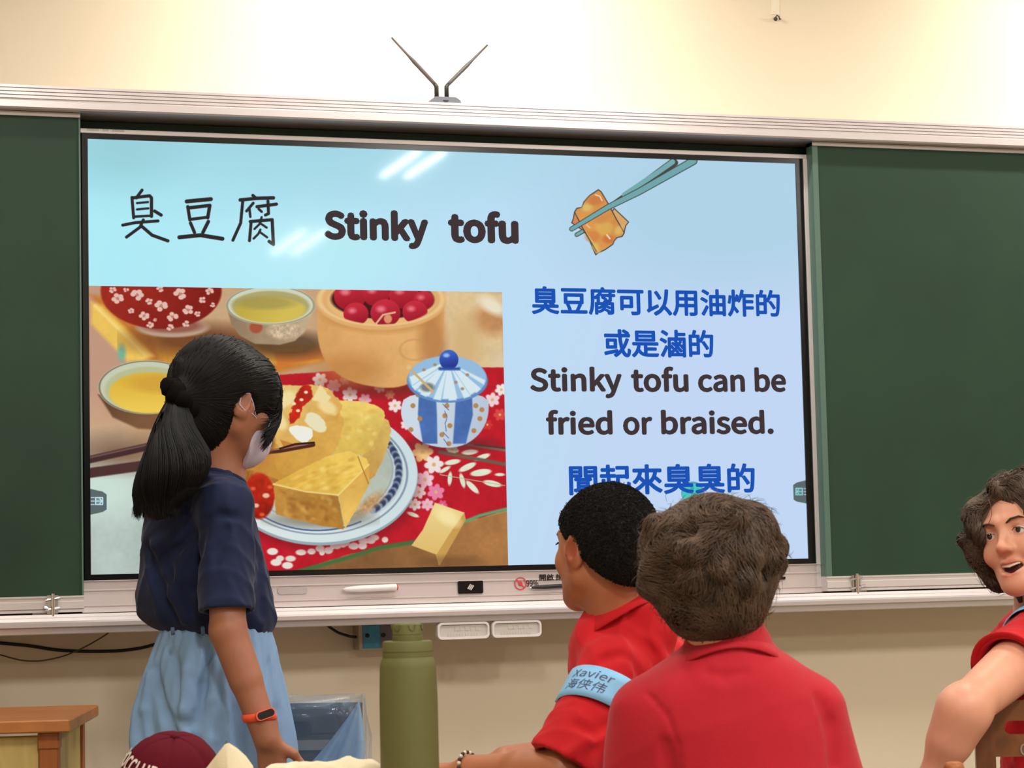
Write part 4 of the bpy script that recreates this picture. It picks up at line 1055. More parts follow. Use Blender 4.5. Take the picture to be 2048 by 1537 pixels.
# far arm, bent with the hand in front of the waist
shL, elL, wrL = pt(372, 1015, D+.16), pt(345, 1235, D+.20), pt(410, 1225, D+.36)
limb(v, [shL, elL, wrL], [.043, .036, .024], .012)
hand(v, wrL, RH*.7-UP*.3+FH*.2, FH, UP, 35, .92)
for q in (-1, 1):
    hip = O_+RH*(.03+.065*q)+FH*(.03-.03*q)+UP*.84; knee = hip*np.array([1, 1, 0])+FH*.02+UP*.46; ank = knee*np.array([1, 1, 0])-FH*.01+UP*.09
    limb(v, [hip, knee, ank], [.064, .050, .034], .02)
    v.add(K_(knee-UP*.06-FH*.015, knee-UP*.18-FH*.02, .05, .045), .02)
    shoe('shoe', ank, FH*.6+RH*.8, M_shoe, gp)
v.build('body', M_skinG, gp, [(T((0, .09, -.062)), np.array((.02, .012, .008)), Rh, (.85, .55, .5))])
for q in (-1, 1): MB().lathe([(.0005, -.0125), (.007, -.0105), (.0115, -.006), (.0128, 0), (.0115, .006), (.007, .0105), (.0005, .0125)], T((q*.031, .0755, .0025)), 16, Rh[:, 1]).build('eyeball', M_eye, gp, True)
# mask
def E2(c, r): return E_(T(c), np.array(r)*1.05, Rh)
mv = Vol(*bb([T((0, .08, -.05))], .11), .003)
mv.add(E2((0, .040, -.062), (.060, .076, .064))); mv.add(K_(T((0, .09, .0)), T((0, .112, -.032)), .012, .018), .02)
mv.add(half_(T((0, .018, 0)), -Rh[:, 1]-.25*Rh[:, 2], *bb([T((0, .08, -.05))], .11)), .002, 's')
mv.add(half_(T((0, .09, .0)), Rh[:, 2]+.1*Rh[:, 1], *bb([T((0, .08, -.05))], .11)), .004, 's')
mv.build('face_mask', M_mask, gp)
MB().tube([T((.056, .052, -.03)), T((.068, .03, -.022)), T((.078, .008, -.016)), T((.085, -.004, -.02)), T((.083, -.016, -.01)), T((.082, -.014, .012)), T((.082, .004, .016)), T((.076, .018, .002)), T((.066, .036, -.022))], .0013, 6).build('mask_loop', M_mask, gp, True)
# hair
hb = bb([T((0, 0, 0))], .2)
hv = Vol(*hb, .004)
hE = lambda c, r: E_(T(c), np.array(r)*1.05, Rh)
hv.add(hE((0, -.016, .032), (.089, .108, .101)))
hv.add(hE((0, -.052, -.035), (.068, .060, .085)), .03)
hv.add(hE((0, .045, .045), (.076, .062, .065)), .02)
hv.add(hE((.038, .074, .022), (.030, .026, .042)), .02)
hv.add(hE((-.045, .055, .0), (.034, .036, .055)), .02)
# clear face and ears
hv.add(hE((0, .125, -.03), (.047, .055, .085)), .01, 's')
hv.add(hE((.085, .006, -.035), (.032, .030, .055)), .006, 's'); hv.add(hE((-.085, .006, -.035), (.032, .030, .055)), .006, 's')
hv.add(hE((0, .055, -.10), (.085, .075, .062)), .01, 's')
tie = pt(362, 797, D-.10); tied = tie
hv.add(K_(T((0, -.075, .0)), tie, .045, .026), .02)
hv.build('hair', M_hairK, gp)
roots = surf(hv, 5200, 1)
def flowG(P, j):
    d = tie-P; loc = (P-hc)@Rh; d = d/(np.linalg.norm(d, axis=1)[:, None]+1e-6)
    f = (loc[:, 1] > .088)[:, None]
    return np.where(f, d*.35-UP*1.0+Rh[:, 1]*.1, d)
P, r = comb(hv, roots, flowG, 9, .013, .0015, .0011, seed=2)
strands('hair_strands', P, r, M_hairK, gp)
# fringe locks falling beside the face
g = np.random.default_rng(5); L_ = []
for k in range(190):
    a = T((.046-.012*g.random(), .090+.012*g.random(), .050-.03*g.random())); b_ = T((.050+.006*g.normal(), .112+.006*g.normal(), -.02)); c_ = pt(527+4*g.normal(), 906-34*abs(g.normal()), D-.05)
    t = np.linspace(0, 1, 12)[:, None]; L_.append(a*(1-t)**2+2*b_*t*(1-t)+c_*t*t)
strands('fringe_lock', np.array(L_), np.full(190, .0012), M_hairK, gp)
# ponytail
tv = Vol(*bb([pt(240, 760, D-.3), pt(440, 1060, D+.1)], .03), .004)
ch_ = [((358, 800), .022, -.11), ((345, 850), .036, -.14), ((358, 905), .064, -.16), ((344, 955), .070, -.17), ((322, 992), .054, -.17), ((312, 1010), .040, -.17)]
cp_ = [pt(*c, D+dd) for c, r_, dd in ch_]
for i in range(5): tv.add(K_(cp_[i], cp_[i+1], ch_[i][1]*.78, ch_[i+1][1]*.80), .008)
pony = tv.build('ponytail', M_hairK, gp)
tv2 = tv
g = np.random.default_rng(8); L_ = []
for k in range(2600):
    a = g.random()*6.283; rr = .96+.14*g.random() if k % 6 else g.random(); pts_ = []
    for i, (c, r_, dd) in enumerate(ch_):
        rad = r_*1.0; pts_.append(cp_[i]+RH*rad*rr*math.cos(a+.25*i)+FH*rad*rr*1.0*math.sin(a+.25*i))
    e_ = pts_[-1]+np.array([0, 0, -.012-.02*g.random()])+g.normal(size=3)*.004; pts_.append(e_)
    pts_ = np.array(pts_); t = np.linspace(0, 5.2+.8*g.random(), 13); i_ = np.minimum(t.astype(int), 5); f_ = (t-i_)[:, None]
    q_ = pts_[i_]*(1-f_)+pts_[i_+1]*f_; q_[1:-1] = (q_[:-2]+2*q_[1:-1]+q_[2:])/4; L_.append(q_)
strands('ponytail_strands', np.array(L_), .0009+.0005*g.random(2600), M_hairK, gp)
V = []; 
for i in range(49):
    a = 2*math.pi*i/48; ax1 = UP*.8-RH*.6; ax2 = FH; rr = .030+.0045*math.sin(9*a); V.append(tie+ax1*rr*math.cos(a)+ax2*rr*math.sin(a)+(-RH*.8-UP*.6)*.006*math.sin(7*a))
MB().tube(V, [.019+.003*math.sin(i*1.9) for i in range(49)], 12).build('scrunchie', mat('black_scrunchie', (14, 10, 10), .95, spec=.1), gp, True)
# t-shirt
tee = Vol(*bx8(250, 905, 570, 1300, D, .3, .03), .004)
rows = [(918, 408, 466, .05, 0), (940, 385, 478, .075, .0), (970, 330, 492, .10, .0), (1010, 292, 502, .12, .02), (1060, 279, 512, .125, .03), (1120, 275, 528, .13, .03), (1190, 270, 545, .135, .03), (1232, 276, 552, .135, .03), (1256, 305, 550, .125, .03), (1274, 350, 540, .11, .03)]
tee.add(loft_(O_, pxl(D, rows, O_), fold=lambda a, z: .006*np.sin(5*a+z*9)*np.clip((1.25-z)*4, 0, 1)), .01)
hemR = shR+(elR-shR)*.80
lo_, hi_ = bx8(250, 905, 570, 1300, D, .3, .03)
tee.add(K_(shR-UP*.0+FH*.01, shR+(elR-shR)*.86, .058, .060), .022)
tee.add(K_(nb+UP*-.03, shR+UP*.0, .055, .05), .03)
tee.add(K_(shL, shL+(elL-shL)*.8, .056, .058), .02); tee.add(K_(nb-UP*.03, shL, .055, .056), .03)
hb2 = bb([hemR], .12)
hn = (elR-shR)/np.linalg.norm(elR-shR)+RH*.0+UP*-.05
tee.add((folds(3, .008, 22), lo_, hi_), 0, 'd')
tee.add(K_(hemR-hn*.01, hemR+hn*.09, .045, .047), .003, 's')
# hem cut: remove everything of the sleeve below the hem
cutc = shR+(elR-shR)*.80
tee.add(disk_cut(cutc+hn*.012, hn, .10), .002, 's')
for P_, r_, md in [([(408, 1045), (396, 1100), (390, 1180)], .007, 's'), ([(398, 1060), (360, 1095), (325, 1120)], .006, 's'), ([(300, 1100), (320, 1170), (352, 1240)], .007, 's'), ([(385, 1225), (355, 1180), (335, 1130)], .006, 's'), ([(384, 1050), (350, 1075), (310, 1090)], .008, 'u'), ([(372, 1110), (350, 1190), (372, 1240)], .008, 'u'), ([(524, 1120), (522, 1180), (528, 1230)], .005, 's'), ([(455, 1060), (436, 1095), (430, 1130)], .004, 's'), ([(420, 1040), (440, 1030), (470, 1035)], .002, 's')]:
    crease(tee, P_, r_*.6, r_, .02, md, D)
tee.build('t_shirt', M_navy, gp)
# neck rib
MB().tube([nb+UP*.012+Rh[:, 0]*0+hframe(50, -18)@np.array([.060*math.cos(a), .060*math.sin(a), 0]) for a in np.linspace(0, 2*math.pi, 40)], .006, 8).build('neck_rib', M_navy, gp, True)
# skirt
sk = Vol(*bx8(250, 1240, 610, 1790, D, .26, .02), .0045)
zt = lambda v_: pt(400, v_, D)[2]
rows = [(1244, 322, 536, .10, .02), (1262, 316, 540, .105, .02), (1300, 300, 548, .12, .02), (1350, 284, 556, .135, .02), (1420, 268, 570, .15, .02), (1500, 268, 582, .16, .02), (1600, 275, 592, .165, .02), (1760, 285, 600, .17, .02)]
def pleat(a, z):
    q = np.clip((pt(400, 1262, D)[2]-z)*4.5, 0, 1)
    return q*(.012*np.sin(7*a+1.0+.8*np.sin(2*a))+.005*np.sin(13*a+z*6))+(1-q)*.0025*np.sin(34*a)
sk.add(loft_(O_, pxl(D, rows, O_), fold=pleat), .01)
for P_, r_, md in [([(418, 1315), (408, 1370), (398, 1430), (394, 1490), (392, 1560)], .012, 's'), ([(428, 1320), (424, 1400), (420, 1480), (418, 1560)], .010, 'u'), ([(312, 1340), (318, 1380), (332, 1430), (352, 1480)], .011, 's'), ([(335, 1280), (352, 1330), (362, 1400)], .006, 's'), ([(380, 1275), (372, 1340), (366, 1420)], .008, 'u'), ([(296, 1350), (290, 1420), (300, 1500)], .009, 'u'), ([(470, 1330), (478, 1420), (480, 1537)], .011, 's'), ([(448, 1340), (452, 1420), (450, 1537)], .009, 'u'), ([(540, 1330), (556, 1420), (562, 1537)], .008, 's'), ([(400, 1268), (412, 1290), (418, 1315)], .004, 's'), ([(350, 1440), (372, 1450), (390, 1446)], .004, 's'), ([(345, 1475), (365, 1490), (388, 1485)], .004, 's')]:
    crease(sk, P_, r_*.4, r_, .016, md, D)
lo_, hi_ = bb([pt(220, 1240, D+.35), pt(640, 1800, D-.35)], .05)
sk.add((folds(12, .003, 13), lo_, hi_), 0, 'd')
sk.build('skirt', M_denim, gp)
for u_ in (345, 405):
    MB().tube([pt(u_, 1256, D-.115+.0003*(u_-400)), pt(u_+1, 1270, D-.128)], .004, 8).build('belt_loop', mat('belt_loop_blue', (92, 112, 140), .8), gp, True)
# wristband
wd = (wrR-elR)/np.linalg.norm(wrR-elR); wc = wrR-wd*.045
ref = np.cross(wd, CF); ref /= np.linalg.norm(ref); r2 = np.cross(ref, wd)
tilt = wd*.28
ring_ = [wc+(ref*math.cos(a)+r2*math.sin(a))*.0295+tilt*.03*math.cos(a)*1.2 for a in np.linspace(0, 2*math.pi, 41)]
V = []; Fc = []
for i in range(40):
    a = 2*math.pi*i/40; o_ = ref*math.cos(a)+r2*math.sin(a); cc = wc+wd*.0075*math.cos(a)
    for (dr, dz) in ((.0295, -.0085), (.0335, -.007), (.0335, .007), (.0295, .0085)): V.append(cc+o_*dr+wd*dz)
Fc = [(i*4+j, i*4+(j+1) % 4, ((i+1) % 40)*4+(j+1) % 4, ((i+1) % 40)*4+j) for i in range(40) for j in range(4)]
wb = obj('wristband', V, Fc, M_band, gp, True)
fc = -CF/np.linalg.norm(CF); o_ = (fc*.85+RH*.52); o_ -= wd*(o_@wd); o_ /= np.linalg.norm(o_); tg = np.cross(wd, o_)
MB().prism([wc+o_*.031+tg*x+wd*z for x, z in rrect(0, 0, .043, .019, .009)], o_*.007).build('band_housing', M_band, wb)
MB().prism([wc+o_*.037+tg*x+wd*z for x, z in rrect(0, 0, .037, .0145, .007)], o_*.0022).build('tracker_screen', M_black, wb)

# ================================================================== SEATED LOWER BODIES AND CHAIRS
def seated(root, hip, fwd, side, trm):
    """trousers and shoes for someone sitting; hip = centre of the pelvis"""
    lo, hi = bb([hip, hip+fwd*.62, np.array([hip[0], hip[1], .05])], .28); v = Vol(lo, hi, .008)
    v.add(E_(hip, (.17, .17, .12)), .03)
    for q in (-1, 1):
        a = hip+side*q*.09-UP*.01; k = hip+fwd*.44+side*q*.12+UP*.01; f = k*np.array([1, 1, 0])+fwd*.03+UP*.09
        v.add(K_(a, k, .085, .065), .03); v.add(K_(k, f, .066, .05), .02)
    v.build('trousers', trm, root)
    for q in (-1, 1):
        k = hip+fwd*.44+side*q*.12; shoe('shoe', k*np.array([1, 1, 0])+fwd*.03+UP*.09, fwd, M_shoe, root)
def chair(loc, fwd, label, seat_z=.43, top_z=.80, wide=.19, m=M_chair, mp=M_chairp, slot=False, knob=False, dep=.40):
    f = fwd/np.linalg.norm(fwd); s = np.cross(f, UP); R_ = np.stack([s, f, UP], 1); L0 = np.array([loc[0], loc[1], 0])
    e = empty('wooden_chair', L0, label, 'chair')
    W = lambda p: L0+R_@np.array(p, float)
    def bx(name, lo, hi, mm, bev=.004): c = (np.array(lo)+hi)/2; return MB().box(np.array(lo)-c, np.array(hi)-c, R=R_, c=W(c), bev=bev).build(name, mm, e)
    bx('seat', (-wide-.01, -.0, seat_z-.02), (wide+.01, dep, seat_z), m)
    for q in (-1, 1):
        x0, x1 = sorted((q*wide, q*(wide-.036)))
        bx('front_leg', (x0, dep-.05, 0), (x1, dep-.012, seat_z-.02), mp)
        MB().prism([W((x0, -.03, 0)), W((x0, .012, 0)), W((x0, .012, seat_z)), W((x0, -.03, top_z+(.02 if knob else -.003))), W((x0, -.058, top_z+(.02 if knob else -.003))), W((x0, -.036, seat_z))][::1], s*(x1-x0)).build('back_post', mp, e)
        bx('side_rail', (x0+.006, .01, seat_z-.075), (x1-.006, dep-.03, seat_z-.022), m); bx('side_stretcher', (x0+.008, .0, .14), (x1-.008, dep-.03, .175), m)
    bx('front_rail', (-wide+.036, dep-.045, seat_z-.075), (wide-.036, dep-.02, seat_z-.022), m)
    y = lambda z: -.036-.017*(z-seat_z)/(top_z-seat_z)
    def slat(name, z0, z1, hole=None):
        yy = (y(z0)+y(z1))/2; xa = wide-.034
        o = [(-xa, z0), (xa, z0), (xa, z1), (-xa, z1)]
        if not hole: return MB().prism([W((x, yy, z)) for x, z in o], f*.018).build(name, m, e)
        hx, h0, h1 = hole; mb = MB(); r = (h1-h0)/2
        mb.prism([W((x, yy, z)) for x, z in [(-xa, h1), (xa, h1), (xa, z1), (-xa, z1)]], f*.018); mb.prism([W((x, yy, z)) for x, z in [(-xa, z0), (xa, z0), (xa, h0), (-xa, h0)]], f*.018)
        for q in (-1, 1):
            arc = [(q*(hx-r-r*math.sin(a)*-1), (h0+h1)/2+r*math.cos(a)) for a in np.linspace(0, math.pi, 9)]
            mb.prism([W((x, yy, z)) for x, z in [(q*xa, h1)]+arc+[(q*xa, h0)]], f*.018)
        return mb.build(name, m, e)
    slat('top_slat', top_z-.102, top_z, (wide-.053, top_z-.062, top_z-.037) if slot else None)
    slat('lower_slat', top_z-.20, top_z-.155)
    return e, W, y

# ================================================================== BOY WITH CROPPED BLACK HAIR
D = 4.1
ap = person(1230, D, 'seated person with cropped black hair, red polo shirt and light blue sleeve band')
O_ = pt(1260, 1400, D); O_[2] = 0
Rh = hframe(-37, 3, 0); hc = pt(1209, 1098, D)
v = Vol(*bx8(850, 960, 1400, 1560, D, .26, .03, O_+UP*.5), .0038)
T = head(v, Rh, hc, 1.0)
nb = pt(1240, 1275, D+.02)
v.add(K_(T((0, -.022, -.055)), nb, .052, .056), .02); v.add(K_(nb, nb-UP*.05, .056, .064), .03)
v.add(loft_(O_, pxl(D, [(1300, 1210, 1330, .06, .03), (1360, 1190, 1340, .075, .03), (1480, 1180, 1340, .085, .03), (1700, 1180, 1350, .09, .03)], O_)), .03)
sh, el, wr = pt(1225, 1345, D-.07), ptz(1122, .802, D-.17), ptz(935, .800, D-.06)
limb(v, [sh, el, wr], [.042, .036, .027], .012); v.add(K_(el, el+(wr-el)*.4, .037, .040), .01)
hand(v, wr, wr-el, UP, FH, 20, .95)
sh2, el2, wr2 = pt(1345, 1345, D+.15), ptz(1235, .805, D+.27), ptz(1010, .803, D+.09)
limb(v, [sh2, el2, wr2], [.042, .036, .027], .012)
hand(v, wr2, wr2-el2, UP, -FH, 20, .95)
v.build('body', M_skinA, ap, [(T((0, .09, -.062)), np.array((.022, .014, .01)), Rh, (.85, .6, .55))]+[(T((-.083, -.004, -.006)), np.array((.012, .016, .026)), Rh, (.72, .42, .36))])
for q in (-1, 1): MB().lathe([(.0005, -.0125), (.007, -.0105), (.0115, -.006), (.0128, 0), (.0115, .006), (.007, .0105), (.0005, .0125)], T((q*.031, .0755, .0025)), 16, Rh[:, 1]).build('eyeball', M_eye, ap, True)
for q in (-1, 1):
    MB().tube([T((q*.014, .092, .021)), T((q*.030, .091, .027)), T((q*.046, .078, .024))], [.005, .0068, .0035], 8).build('eyebrow', M_hairA, ap, True)
    MB().tube([T((q*.020, .092, .006)), T((q*.032, .096, .008)), T((q*.043, .089, .005))], [.001, .002, .001], 6).build('eyelashes', M_hairA, ap, True)
hv = Vol(*bb([T((0, 0, .02))], .15), .004)
hE = lambda c, r: E_(T(c), np.array(r), Rh)
hv.add(hE((0, -.015, .030), (.0800, .1005, .0895))); hv.add(hE((0, .025, .020), (.0720, .066, .072)), .02); hv.add(hE((0, -.045, -.02), (.066, .062, .066)), .03)
cb_ = bb([T((0, 0, .02))], .16)
hv.add(half_(T((0, 0, .002)), -Rh[:, 2]+.78*Rh[:, 1], *cb_), .012, 's')
hv.add(hE((-.088, .0, -.01), (.02, .024, .034)), .006, 's'); hv.add(hE((.088, .0, -.01), (.02, .024, .034)), .006, 's')
hv.build('hair', M_hairA, ap)
roots = surf(hv, 22000, 11)
P, r = comb(hv, roots, lambda P, j: -UP[None]*.6-Rh[:, 1][None]*.5+0*P, 4, .0024, lambda t, g: .0004+.0026*t, .0008, wob=1.2, wf=1900, seed=3)
strands('hair_stubble', P, r, M_hairA, ap)
# polo shirt
lo_, hi_ = bx8(1060, 1190, 1400, 1570, D, .26, .03, O_+UP*.42)
sv = Vol(lo_, hi_, .004)
rows = [(1236, 1215, 1296, .06, .03), (1262, 1190, 1322, .085, .03), (1295, 1166, 1350, .11, .03), (1340, 1152, 1368, .125, .03), (1400, 1140, 1378, .135, .03), (1480, 1128, 1384, .14, .03), (1600, 1130, 1388, .145, .03), (1760, 1120, 1392, .15, .03), (1900, 1130, 1385, .15, .03)]
sv.add(loft_(O_, pxl(D, rows, O_)), .01)
ud = (el-sh)/np.linalg.norm(el-sh)
sv.add(K_(sh, sh+(el-sh)*.96, .062, .069), .02); sv.add(K_(nb-UP*.01, sh+UP*.012, .05, .05), .03)
u2 = (el2-sh2); sv.add(K_(sh2, sh2+u2*.8, .058, .062), .02); sv.add(K_(nb-UP*.01, sh2+UP*.01, .05, .05), .03)
sv.add(K_(pt(1268, 1232, D+.03), pt(1205, 1292, D), .062, .066), .02); sv.add(K_(nb+UP*.01, nb-UP*.05, .070, .095), .02); sv.add(K_(pt(1286, 1226, D-.01), pt(1296, 1262, D-.01), .052, .058), .02)
sv.add((folds(21, .008, 26), lo_, hi_), 0, 'd')
sv.add(K_(sh+(el-sh)*.88, el+ud*.03, .052, .052), .003, 's')
sv.add(disk_cut(sh+(el-sh)*.93, ud*.8-RH*.2-UP*.25, .11), .002, 's')
for P_, r_, md in [([(1135, 1508), (1180, 1478), (1236, 1452)], .008, 'u'), ([(1150, 1450), (1190, 1466), (1228, 1446)], .005, 's'), ([(1268, 1322), (1290, 1370), (1296, 1430)], .006, 's'), ([(1180, 1340), (1205, 1318), (1240, 1310)], .005, 's'), ([(1296, 1290), (1320, 1340), (1335, 1400)], .006, 's'), ([(1310, 1285), (1336, 1330), (1352, 1390)], .006, 'u')]:
    crease(sv, P_, r_*.5, r_, .018, md, D)
sv.build('polo_shirt', M_redA, ap)
collar('collar', pt(1236, 1232, D+.02), hframe(-42, -34), .060, .066, .036, .014, M_redA, ap, gap=14)
# name band on the sleeve
bc = pt(1204, 1392, D-.135+.055); bd = pt(1183, 1428, D-.15)-pt(1210, 1357, D-.13); bd /= np.linalg.norm(bd)
c0 = sh+(el-sh)*(((bc-sh)@ud)/np.linalg.norm(el-sh))+ud*.014+RH*.004; bx_ = -CF-ud*((-CF)@ud); bx_ /= np.linalg.norm(bx_); by_ = np.cross(ud, bx_)
by_ = by_ if by_@RH > 0 else -by_
def armwrap(w_, h_, R0=.0655, sk_=.10):
    a = w_/R0; return c0+bx_*R0*math.cos(a)+by_*R0*math.sin(a)-ud*(h_+sk_*w_)
def arm_skin(name, c_, m, root, wr_, hr_, R0, nx=40):
    V = [armwrap(x, h_, R0) for x in np.linspace(wr_[0], wr_[1], nx) for h_ in np.linspace(hr_[0], hr_[1], 5)]+[armwrap(x*.96, h_, R0-.003) for x in np.linspace(wr_[0], wr_[1], nx) for h_ in np.linspace(hr_[0], hr_[1], 5)]
    N5 = nx*5; Fc = []
    for b_ in (0, N5): Fc += [(b_+i*5+j, b_+i*5+j+1, b_+(i+1)*5+j+1, b_+(i+1)*5+j) for i in range(nx-1) for j in range(4)]
    for i in range(nx-1): Fc += [(i*5, (i+1)*5, N5+(i+1)*5, N5+i*5), (i*5+4, N5+i*5+4, N5+(i+1)*5+4, (i+1)*5+4)]
    Fc += [(j, N5+j, N5+j+1, j+1) for j in range(4)]+[((nx-1)*5+j, (nx-1)*5+j+1, N5+(nx-1)*5+j+1, N5+(nx-1)*5+j) for j in range(4)]
    return obj(name, V, Fc, m, root, True)
RB = .0705
ab = arm_skin('name_band', None, M_arm, ap, (-.125, .12), (-.031, .031), RB)
def arm_text(s, x0, x1, h0, h1, b_=0.0, sh_=.2):
    V, Fc = text_mesh(s, b_); lo, hi = V.min(0), V.max(0); t = (V-lo)/(hi-lo)
    return obj('band_writing', [armwrap(x0+(x1-x0)*a+sh_*(b-.5)*(h1-h0), h0+(h1-h0)*b, RB+.0008) for a, b in t], Fc, M_ink, ab)
arm_text('Xavier', -.084, -.002, .006, .022); arm_text('海侠伟', -.088, -.008, -.019, .002)
V = []; Fc = []
for k, (x, h_, s_) in enumerate([(.018, -.019, .004), (.026, -.017, .003), (.034, -.016, .004), (.042, -.018, .003), (.050, -.021, .004), (.024, -.024, .003), (.032, -.025, .003), (.040, -.026, .003)]):
    V += [armwrap(x-s_, h_, RB+.0008), armwrap(x, h_-s_*.7, RB+.0008), armwrap(x+s_, h_, RB+.0008), armwrap(x, h_+s_*.7, RB+.0008)]; Fc.append((4*k, 4*k+1, 4*k+2, 4*k+3))
obj('band_doodle', V, Fc, mat('doodle_brown', (120, 60, 60), .7), ab)
# bracelet
fd = (wr-el)/np.linalg.norm(wr-el); e1 = np.cross(fd, UP); e1 /= np.linalg.norm(e1); e2 = np.cross(e1, fd); b1, b2 = MB(), MB()
for k in range(26):
    a = 2*math.pi*k/26; c_ = wr-fd*.004+(e1*math.cos(a)+e2*math.sin(a))*.0315+fd*.006*math.sin(a)
    (b1 if k % 2 else b2).lathe([(.0003, -.0038), (.0028, -.0026), (.0038, 0), (.0028, .0026), (.0003, .0038)], c_, 10, (0, 0, 1), cap=False)
br = b1.build('bracelet', M_bead, ap, True); b2.build('dark_bracelet_beads', M_beadd, ap, True)
fA = hframe(-42)[:, 1]; sA = hframe(-42)[:, 0]
hipA = pt(1262, 1500, D+.03); hipA[2] = .55
seated(ap, hipA, fA, sA, M_dark)
chair(hipA-fA*.21, fA, 'wooden chair under the person with cropped black hair')

# ================================================================== BOY WITH BROWN TOUSLED HAIR
D = 3.6
bp_ = person(1440, D, 'seated person seen from behind with tousled brown hair and rose-red polo shirt')
O_ = pt(1450, 1400, D); O_[2] = 0
Rh = hframe(-14, -4, 0); hc = pt(1422, 1150, D)
v = Vol(*bx8(1190, 980, 1740, 1600, D, .2, .04, O_+UP*.5, O_+FH*.32+UP*.6), .0042)
T = head(v, Rh, hc, .96)
nb = pt(1452, 1325, D+.0)
v.add(K_(T((0, -.025, -.055)), nb, .052, .056), .02); v.add(K_(nb, nb-UP*.06, .058, .09), .03)
v.add(loft_(O_, pxl(D, [(1370, 1350, 1550, .07, .02), (1450, 1310, 1590, .085, .02), (1700, 1320, 1580, .09, .02)], O_)), .03)
for (s_, a_, b_, q) in (((1290, 1425), (1262, 1720), None, -1), ((1628, 1420), (1690, 1720), None, 1)):
    s0 = pt(*s_, D+.0); e0 = pt(*a_, D+.02); w0 = e0+FH*.21-RH*q*.05-UP*.08+FH*.0
    limb(v, [s0, e0, w0], [.040, .036, .028], .012); hand(v, w0, FH*.9-RH*q*.3, UP, -RH*q, 25, .95)
    if q < 0: shB1, elB1 = s0, e0
    else: shB2, elB2 = s0, e0
v.build('body', M_skinC, bp_, [])
for q in (-1, 1): MB().lathe([(.0005, -.0125), (.007, -.0105), (.0115, -.006), (.0128, 0), (.0115, .006), (.007, .0105), (.0005, .0125)], T((q*.031, .0755, .0025)), 16, Rh[:, 1]).build('eyeball', M_eye, bp_, True)
hv = Vol(*bb([hc], .19), .004)
B = lambda u_, v_, dd, ru, ry, rv: E_(pt(u_, v_, D+dd), (ru/1250, ry, rv/1250), np.stack([RH, FH, UP], 1))
hv.add(B(1416, 1112, .0, 132, .118, 100)); hv.add(B(1425, 1190, -.02, 112, .09, 78), .03); hv.add(B(1432, 1238, -.02, 80, .07, 42), .02)
hv.add(B(1340, 1088, .02, 50, .07, 52), .02); hv.add(B(1500, 1075, .01, 52, .08, 62), .02); hv.add(B(1440, 1044, .02, 84, .08, 36), .02); hv.add(B(1520, 1140, .0, 30, .06, 44), .015)
hv.add(E_(T((0, .115, -.03)), (.06, .055, .08), Rh), .01, 's')
hv.add(K_(pt(1300, 1215, D+.0), pt(1330, 1262, D-.03), .017, .015), .012, 's'); hv.add(K_(pt(1556, 1215, D), pt(1530, 1262, D-.02), .012, .012), .012, 's')
hv.add(E_(T((0, -.012, .034)), (.083, .104, .090), Rh), .01)
g = np.random.default_rng(35)
for k in range(34):
    a = g.random()*6.283; zz = g.random()*1.5-.6; q = hc+RH*.095*math.cos(a)*math.sqrt(max(.1, 1-zz*zz*.6))+FH*.1*math.sin(a)+UP*(.02+.085*zz)
    q = q-hv.grad(q[None])[0]*float(hv.sample(q[None])[0]); hv.add(E_(q, (.012+.009*g.random(),)*3), .012, 'u' if g.random() < .75 else 's')
hv.add(E_(T((0, -.010, .034)), (.081, .102, .088), Rh), .01)
hv.build('hair', M_hairB, bp_)
wh = pt(1440, 1050, D-.08)
def flowB(P, j):
    d = P-wh; d /= np.linalg.norm(d, axis=1)[:, None]+1e-6; sw = np.cross(d, -CF)
    return d*.7-UP*.45+sw*.45
roots = surf(hv, 12000, 12, jit=.003)
P, r = comb(hv, roots, flowB, 10, .0062, lambda t, g: .001+.005*math.sin(3.0*t), .00082, wob=.8, wf=42, seed=4)
strands('hair_strands', P, r, M_hairB, bp_)
roots = surf(hv, 500, 15)
P, r = comb(hv, roots, flowB, 9, .0055, lambda t, g: .002+.013*t, .0005, wob=1.8, wf=95, seed=6)
strands('flyaway_hair', P, r, M_hairB, bp_)
lo_, hi_ = bb([pt(1160, 1260, D+.3), pt(1780, 1640, D-.3), O_+UP*.42, elB1, elB2], .09)
sv = Vol(lo_, hi_, .004)
rows = [(1284, 1392, 1528, .05, .02), (1302, 1358, 1556, .08, .02), (1322, 1322, 1596, .10, .02), (1350, 1282, 1625, .115, .02), (1390, 1252, 1652, .125, .02), (1450, 1238, 1672, .135, .02), (1540, 1232, 1690, .14, .02), (1700, 1250, 1690, .14, .02), (1850, 1250, 1690, .145, .02)]
sv.add(loft_(O_, pxl(D, rows, O_), p=2.2), .01)
sv.add(K_(shB1-RH*.002, shB1+(elB1-shB1)*.75, .052, .058), .03); sv.add(K_(shB2, shB2+(elB2-shB2)*.75, .052, .062), .03)
crease(sv, [(1290, 1386), (1306, 1398), (1335, 1432), (1356, 1490), (1366, 1560)], .0016, .0016, .006, 's', D)
crease(sv, [(1330, 1490), (1345, 1560)], .003, .006, .02, 's', D); crease(sv, [(1420, 1345), (1450, 1352), (1490, 1345)], .003, .003, .02, 's', D); crease(sv, [(1640, 1400), (1662, 1450), (1668, 1530)], .003, .004, .02, 's', D)
sv.add(K_(pt(1456, 1298, D-.006), pt(1456, 1340, D), .070, .085), .03)
sv.add((folds(33, .0028, 12), lo_, hi_), 0, 'd')
sv.build('polo_shirt', M_redB, bp_)
collar('collar', pt(1456, 1300, D+.005), hframe(-4, -20), .066, .064, .030, .012, M_redB, bp_, gap=14)
hipB = pt(1458, 1500, D+.02); hipB[2] = .55; fB = hframe(38)[:, 1]; sB = hframe(38)[:, 0]
seated(bp_, hipB, fB, sB, M_dark)
chair(hipB-fB*.23, fB, 'wooden chair under the person with tousled brown hair', top_z=.76)

